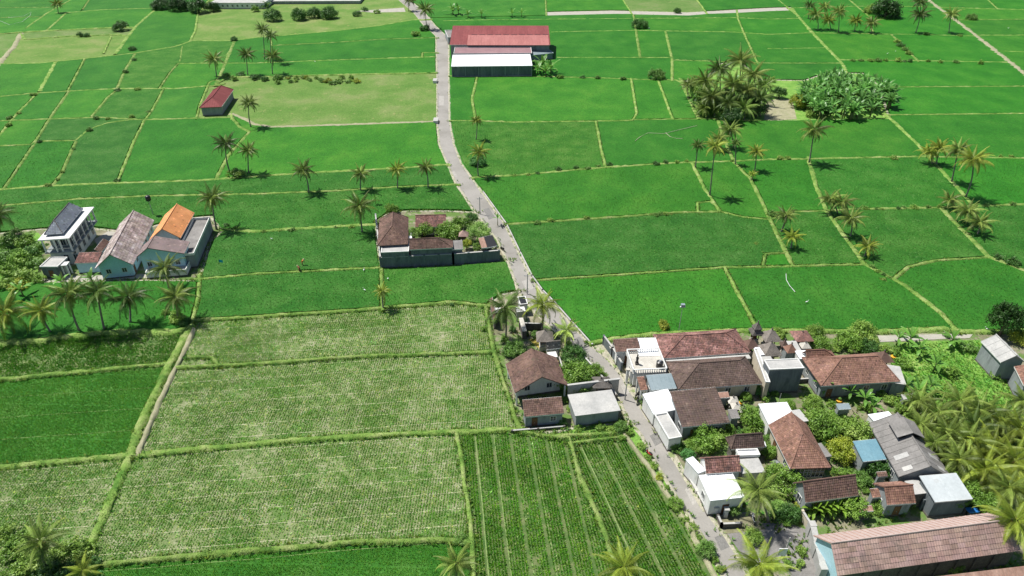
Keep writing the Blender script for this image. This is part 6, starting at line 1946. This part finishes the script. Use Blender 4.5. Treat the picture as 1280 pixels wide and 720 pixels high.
TN = {'m': "fresh green", 'l': "pale green", 'd': "dark green", 'y': "yellowish", 'g': "green"}
rows = sorted(range(len(HG)), key=lambda i: (HG[i][0]))
NUM = lambda k: (["", "twenty ", "thirty ", "forty ", "fifty ", "sixty ", "seventy ", "eighty "][max(0, k // 10 - 1)] + ["", "first", "second", "third", "fourth", "fifth", "sixth", "seventh", "eighth", "ninth"][k % 10]).strip() if k > 20 and k % 10 else (ORD[k - 1] if k <= 20 else {30: "thirtieth", 40: "fortieth", 50: "fiftieth", 60: "sixtieth", 70: "seventieth", 80: "eightieth"}[k])
for k, i in enumerate(rows):
    x, y, r, t = HG[i]
    bush((x, y), r, "%s garden shrub of the village yards, %s counted from the left" % (TN[t], NUM(k + 1)), t, "garden shrubs in the village yards", name="garden_shrub")
mat("asphalt_patch", (.17, .165, .155), (.21, .205, .19), rough=.9, scale=1, fine=6, local=False)
mat("asphalt_old", (.33, .315, .285), (.38, .36, .33), rough=.95, scale=1, fine=6, local=False)
# ============================================================ SMALL THINGS
def pole(b, top, label, arm=True, cat="utility pole", name="utility_pole", r=.13):
    P = G(*b); T = up_at(top[0], top[1], P.y)
    root = empty(name, P, 0, label, cat)
    h = T.z
    MB().tube([(0, 0, 0), (0, 0, h)], [r, r * .6], 8).obj("shaft", "concrete_pole", root)
    if arm:
        MB().box(-.7, .7, -.05, .05, h - .6, h - .5).obj("crossarm", "steel", root)
        for x in (-.6, 0, .6):
            MB().tube([(x, 0, h - .5), (x, 0, h - .3)], [.05, .03], 6).obj("insulator", "plaster_white", root)
    return root, h


pole((600, 268), (600, 246), "grey utility pole on the road edge by the raised compound")
pole((659, 368), (659, 342), "grey utility pole on the road beside the gatehouse")
pole((781, 500), (781, 479), "grey utility pole at the road corner of the flat grey garage", arm=False)
pole((978, 700), (980, 672), "pale leaning pole on the concrete yard at the bottom", arm=False, cat="pole", name="pole")
pole((972, 508), (970, 492), "thin pale pole by the white panelled roof", arm=False, cat="pole", name="pole", r=.07)
r_, h_ = pole((848, 416), (852, 384), "thin tall lamp pole standing in the rice behind the long red roof", arm=False, cat="lamp pole", name="lamp_pole", r=.07)
MB().box(-.5, .5, -.12, .12, h_, h_ + .15).obj("lamp_head", "paint_white", r_); MB().box(-.35, .35, -.3, .3, h_ + .152, h_ + .7).obj("solar_panel", "metal_steel", r_)
r_, h_ = pole((972, 708), (976, 690), "white sign board on a post by the concrete yard at the bottom", arm=False, cat="sign", name="sign", r=.06)
MB().box(-.55, .55, -.04, .04, h_ - .7, h_ + .7).obj("board", "paint_white", r_)
for (x, y, l) in [(544, 103, "small white wall panel on the left road edge beside the meadow"), (545, 153, "small white marker wall where the dirt path meets the road")]:
    o = empty("marker_wall", G(x, y), 0, l, "wall"); MB().box(-.7, .7, -1.6, 1.6, 0, 1.0).obj("wall_panel", "plaster_white", o); MB().box(-.8, .8, -1.7, 1.7, 1.002, 1.12).obj("coping", "slab_grey", o)


def wheel(mb, x, z, r=.28, w=.06, y=0):
    n = 14
    mb.tube([(x, y - w, z), (x, y - w * .6, z), (x, y + w * .6, z), (x, y + w, z)], [r * .8, r, r, r * .8], n)
    return mb


def motorbike(p, rz, paint, label, rider=False):
    root = empty("motorbike", G(*p, .07), rz, label, "motorbike")
    for x in (-.62, .62):
        w = wheel(MB(), x, .28).obj("wheel", "rubber", root, smooth=False); wheel(MB(), x, .28, .15, .065).obj("rim", "steel", w)
    b = MB().tube([(-.75, 0, .72), (-.4, 0, .62), (-.1, 0, .5), (.2, 0, .36), (.42, 0, .55), (.52, 0, .95)], [.07, .16, .17, .12, .16, .07], 8)
    b.obj("body", paint, root, smooth=True)
    MB().tube([(-.7, 0, .82), (-.35, 0, .80), (0, 0, .74)], [.1, .15, .1], 8).obj("seat", "rubber", root, smooth=True)
    MB().tube([(.48, -.34, 1.02), (.54, 0, .98), (.48, .34, 1.02)], .03, 6).obj("handlebar", "steel", root)
    MB().tube([(.62, 0, .28), (.52, 0, .95)], .04, 6).obj("fork", "steel", root)
    MB().box(.56, .64, -.09, .09, .74, .9).obj("headlight", "paint_white", root)
    return root


motorbike((628, 313), 2.2, "paint_black", "dark motorbike parked on the road edge by the raised compound")
motorbike((796, 496), 1.0, "paint_black", "black motorbike parked below the white columns of the roof deck")
motorbike((811, 569), 2.1, "paint_red", "red motorbike parked on the left road edge by the drilled field")
motorbike((941, 651), 1.5, "paint_white", "white motorbike parked in the front yard beside the tall palm")
motorbike((797, 503), 1.2, "paint_black", "dark motorbike just in front of the red porch")


def person(p, label, shirt, legs, bend=.9, rz=0.0, z0=.05):
    """one continuous skinned figure, stooping over the rice"""
    root = empty("person", G(*p, z0), rz, label, "person")
    hx, hz = math.sin(bend), math.cos(bend)
    J = {'pel': (0, 0, .9), 'chest': (hx * .42, 0, .9 + hz * .42), 'neck': (hx * .58, 0, .9 + hz * .58), 'head': (hx * .74, 0, .9 + hz * .72), 'top': (hx * .84, 0, .9 + hz * .84)}
    V = [J['pel'], J['chest'], J['neck'], J['head'], J['top']]
    Rr = [(.15, .13), (.17, .13), (.065, .065), (.10, .11), (.06, .06)]
    E = [(0, 1), (1, 2), (2, 3), (3, 4)]
    for s in (-1, 1):
        b = len(V)
        V += [(.02, s * .11, .84), (.08, s * .13, .46), (-.02, s * .13, .08), (.12, s * .14, .03)]
        Rr += [(.1, .1), (.065, .065), (.045, .045), (.04, .035)]
        E += [(0, b), (b, b + 1), (b + 1, b + 2), (b + 2, b + 3)]
        b = len(V)
        c = J['chest']
        V += [(c[0] + .04, s * .2, c[2] + .03), (c[0] + .14, s * .26, c[2] - .24), (c[0] + .34, s * .2, c[2] - .38), (c[0] + .42, s * .18, c[2] - .44)]
        Rr += [(.06, .06), (.045, .045), (.035, .035), (.03, .02)]
        E += [(1, b), (b, b + 1), (b + 1, b + 2), (b + 2, b + 3)]
    me = bpy.data.meshes.new("body"); me.from_pydata(V, E, [])
    o = link("body", me, root)
    md = o.modifiers.new("skin", 'SKIN'); md.use_smooth_shade = True
    sv = me.skin_vertices[0].data
    for i, r in enumerate(Rr):
        sv[i].radius = r
    sv[0].use_root = True
    o.modifiers.new("sub", 'SUBSURF').levels = 1
    o.modifiers["sub"].render_levels = 1
    me.materials.append(M["skin"])
    c, n_ = J['chest'], J['neck']
    MB().tube([(0, 0, .82), (c[0] * .5, 0, .9 + hz * .2), c, (n_[0], 0, n_[2])], [.19, .185, .21, .08], 10).obj("shirt", shirt, root, smooth=True)
    mb = MB()
    for s in (-1, 1):
        mb.tube([(.0, s * .10, .9), (.08, s * .13, .46), (-.01, s * .13, .2)], [.125, .09, .07], 8)
    mb.obj("trousers", legs, root, smooth=True)
    h = J['head']
    MB().tube([(h[0] - .02, 0, h[2] + .03), (h[0] + .02, 0, h[2] + .08), (h[0] + .08, 0, h[2] + .2)], [.27, .2, .02], 12).obj("hat", "dirt_path", root)
    return root


person((378, 331.5), "person in an orange shirt bending over the rice beside the second worker", "cloth_orange", "cloth_brown", .8, .4, .4)
person((375, 339.5), "person in brown clothes crouching on the bund below the first worker", "cloth_brown", "cloth_brown", 1.1, 2.4, .3)


def bird(p, label, g="small white egrets scattered over the fields"):
    o = empty("egret", G(*p, .42), random.uniform(0, 6), label, "egret", g)
    MB().tube([(-.32, 0, .34), (-.15, 0, .36), (.05, 0, .40), (.2, 0, .42), (.27, 0, .5), (.25, 0, .66), (.30, 0, .74), (.36, 0, .74), (.5, 0, .70)], [.02, .09, .12, .07, .035, .03, .045, .03, .008], 8).obj("body", "paint_white", o, smooth=True)
    mb = MB()
    for s in (-.05, .05):
        mb.tube([(0, s, .3), (.02, s, 0)], .015, 4)
    mb.obj("leg", "paint_black", o)


for x, y, l in [(455, 339, "white egret on the bund in front of the raised compound"), (340, 300, "white egret in the field right of the roof terrace"), (485, 350, "white egret below the corner of the raised compound"), (456, 364, "white egret left of the short pale palm"), (394, 78, "white egret on the bund of the upper left strips"),
                (1109, 68, "left of two white egrets in the upper right field"), (1119, 65, "right of two white egrets in the upper right field"), (1260, 36, "white egret near the top right corner"), (811, 36, "white egret right of the sparse tree by the lane"), (1233, 413, "white egret by the path end before the dark tall tree"), (1008, 379, "white egret in the rice above the temple court")]:
    bird((x, y), l)
o = empty("field_flag", G(275, 332, .4), 0, "small teal cloth scarecrow flag in the field right of the villa group", "flag")
MB().tube([(0, 0, 0), (0, 0, 1.5)], .03, 5).obj("stick", "frame_wood", o)
mb = MB()
for i in range(6):
    a0, a1 = .12 * math.sin(i), .12 * math.sin(i + 1)
    mb.quad([(i * .15, a0, .8), (i * .15 + .15, a1, .8), (i * .15 + .15, a1, 1.5), (i * .15, a0, 1.5)])
mb.obj("cloth", "cloth_teal", o)


def rope(pts, label, m="plaster_cream", r=.06):
    P = [G(x, y, .55) for x, y in pts]
    o = empty("field_line", P[0], 0, label, "line")
    MB().tube([p - P[0] for p in P], r, 5).obj("line", m, o)
    for p in (P[0], P[-1]):
        MB().tube([p - P[0] - Vector((0, 0, .5)), p - P[0] + Vector((0, 0, .25))], .05, 5).obj("stake", "frame_wood", o)


rope([(982.5, 342), (983, 350), (987, 357), (994, 365)], "curved white cord lying in the rice right of the village", "paint_white", .05)
rope([(794, 176), (800, 171), (810, 166), (830, 167), (850, 162), (871, 157)], "pale bent cord strung across the field left of the dark grove")
rope([(832, 166), (838, 171), (846, 173), (853, 173)], "short pale cord branching from the longer one")
rope([(0, 26), (12, 31), (28, 27), (38, 19), (39, 15), (30, 20), (10, 22)], "looped white cord in the field at the top left corner", "paint_white", .05)
# rubble, beds and pots in the yards
def pots(pts, label, group):
    for (x, y, s, m) in pts:
        k = sorted(p[0] for p in pts).index(x)
        o = empty("garden_pot", G(x, y, .05), 0, ["leftmost ", "second ", "third "][k] + label, "pot", group)
        MB().tube([(0, 0, 0), (0, 0, .25), (0, 0, .5), (0, 0, .55)], [.18 * s, .3 * s, .36 * s, .3 * s], 10).obj("pot", m, o); MB().tube([(0, 0, .5), (.05, 0, .9), (0, .05, 1.15)], [.1, .3, .05], 6).obj("plant", "tree_leaf", o)


pots([(925, 506, 1, "paint_yellow"), (948, 491, 1.4, "paint_yellow"), (952, 530, 1.3, "paint_yellow")], "yellow draped shrine pot in the yard right of the dark shed", "yellow draped pots")
pots([(1048, 503, 1.4, "paint_yellow"), (1116, 448, 1.4, "paint_yellow")], "yellow wrapped shrine post pot by the big hipped house", "yellow wrapped pots by the hipped house")
pots([(748, 492, 1, "stone_pale"), (757, 494, 1, "stone_pale"), (700, 530, 1, "stone_pale")], "pale stone pot by the garage", "pale pots by the garage")
for (x, y, s, l) in [(916, 500, 1.8, "stone carving nearest the brown eave in the yard"), (920, 508, 1.6, "pale stone carving left of the yard tree"), (929, 512, 1.4, "small stone carving beside the yard tree trunk"), (766, 433, 1.2, "stone figure behind the village street wall")]:
    pavilion((x, y), s, 1.7, .7, l, "stone_pale", "stone_pale", name="shrine")
for (x, y, l) in [(906, 646, "white gate post at the left of the white house's front yard"), (893, 643, "second white gate post, nearest the road")]:
    o = empty("gate_post", G(x, y), 0, l, "gate post"); MB().box(-.25, .25, -.25, .25, 0, 1.6).obj("shaft", "plaster_white", o); MB().box(-.35, .35, -.35, .35, 1.602, 1.8).obj("cap", "slab_grey", o)
o = empty("water_tank", G(968, 588), 0, "dark round water tank between beige roof and cream wall", "water tank")
MB().tube([(0, 0, 0), (0, 0, .1), (0, 0, 1.5), (0, 0, 1.7)], [.7, .75, .75, .3], 14).obj("tank", "block_wall", o); MB().tube([(0, 0, 1.7), (0, 0, 1.8)], .3, 12).obj("lid", "steel", o)
# structures at the very top
building("far_building", "long white walled building cut by the top edge, left of the road", (262, 3.5), (330, 3.5), (266, -8), 3.4, 'flat', cover="plain", rmat="slab_grey", wall="plaster_white", cat="building", ov=.1, win=True)
building("far_building", "low grey building roof at the top edge beside the road", (330, 1.5), (450, 1), (332, -6), 1.8, 'flat', cover="plain", rmat="slab_grey", wall="plaster_grey", cat="building", ov=.1, win=False)
sheet("yard", [(445, 14), (505, 10), (507, 15), (465, 16)], .14, "concrete_path")

# patches in the road surface and oil stained wheel marks
for i, q in enumerate([[(562, 215), (568, 214), (572, 221), (565, 222)], [(604, 262), (611, 260), (619, 272), (611, 275)], [(652, 352), (660, 349), (668, 360), (659, 364)], [(716, 425), (724, 421), (734, 432), (725, 437)], [(776, 482), (784, 478), (790, 490), (781, 494)],
                       [(812, 545), (820, 541), (828, 553), (819, 558)], [(856, 612), (866, 607), (878, 626), (866, 632)], [(893, 672), (903, 668), (912, 684), (901, 689)], [(549, 120), (555, 120), (555, 132), (549, 132)]]):
    sheet("road_patch", q, .066 + i * .0004, "asphalt_patch" if i % 2 else "asphalt_old")

for A_, B_, C_, z_, r_, m_, w_, l_ in [
    ((893, 498), (912, 496.5), (892, 491), 2.3, .4, "rust_sheet", "plaster_grey", "rusty lean-to under the eave of the brown hipped house, left of the yard"),
    ((914, 523), (925, 522), (912, 512), 2.2, .4, "slab_dark", "plaster_grey", "small dark lean-to at the right side of the big dark shed"),
    ((1048, 512), (1064, 511), (1046, 505), 2.2, .3, "metal_steel", "plaster_grey", "small steel blue lean-to between the garden trees below the hipped house"),
    ((1075, 640), (1092, 638.5), (1074, 633), 2.0, .3, "rust_sheet", "stone_dark", "rusty little roof behind the ridge of the long pinkish house"),
    ((1130, 500), (1146, 499), (1129, 493), 2.0, .3, "slab_grey", "plaster_grey", "small grey shelter between banana plants and palm thicket"),
    ((946, 559), (958, 558), (945, 553), 2.0, .3, "metal_white", "plaster_cream", "small white lean-to at the right end of the dark brown pavilion roof"),
    ((1098, 596), (1110, 595), (1096, 590), 2.4, .3, "tile_brown", "plaster_grey", "small brown lean-to between dark round tree and long grey hall")]:
    building("lean_to", l_, A_, B_, C_, z_, 'shed', rise=r_, cover="tile" if m_.startswith("tile") else "rib", rmat=m_, wall=w_, cat="lean-to", ov=.15, win=False)
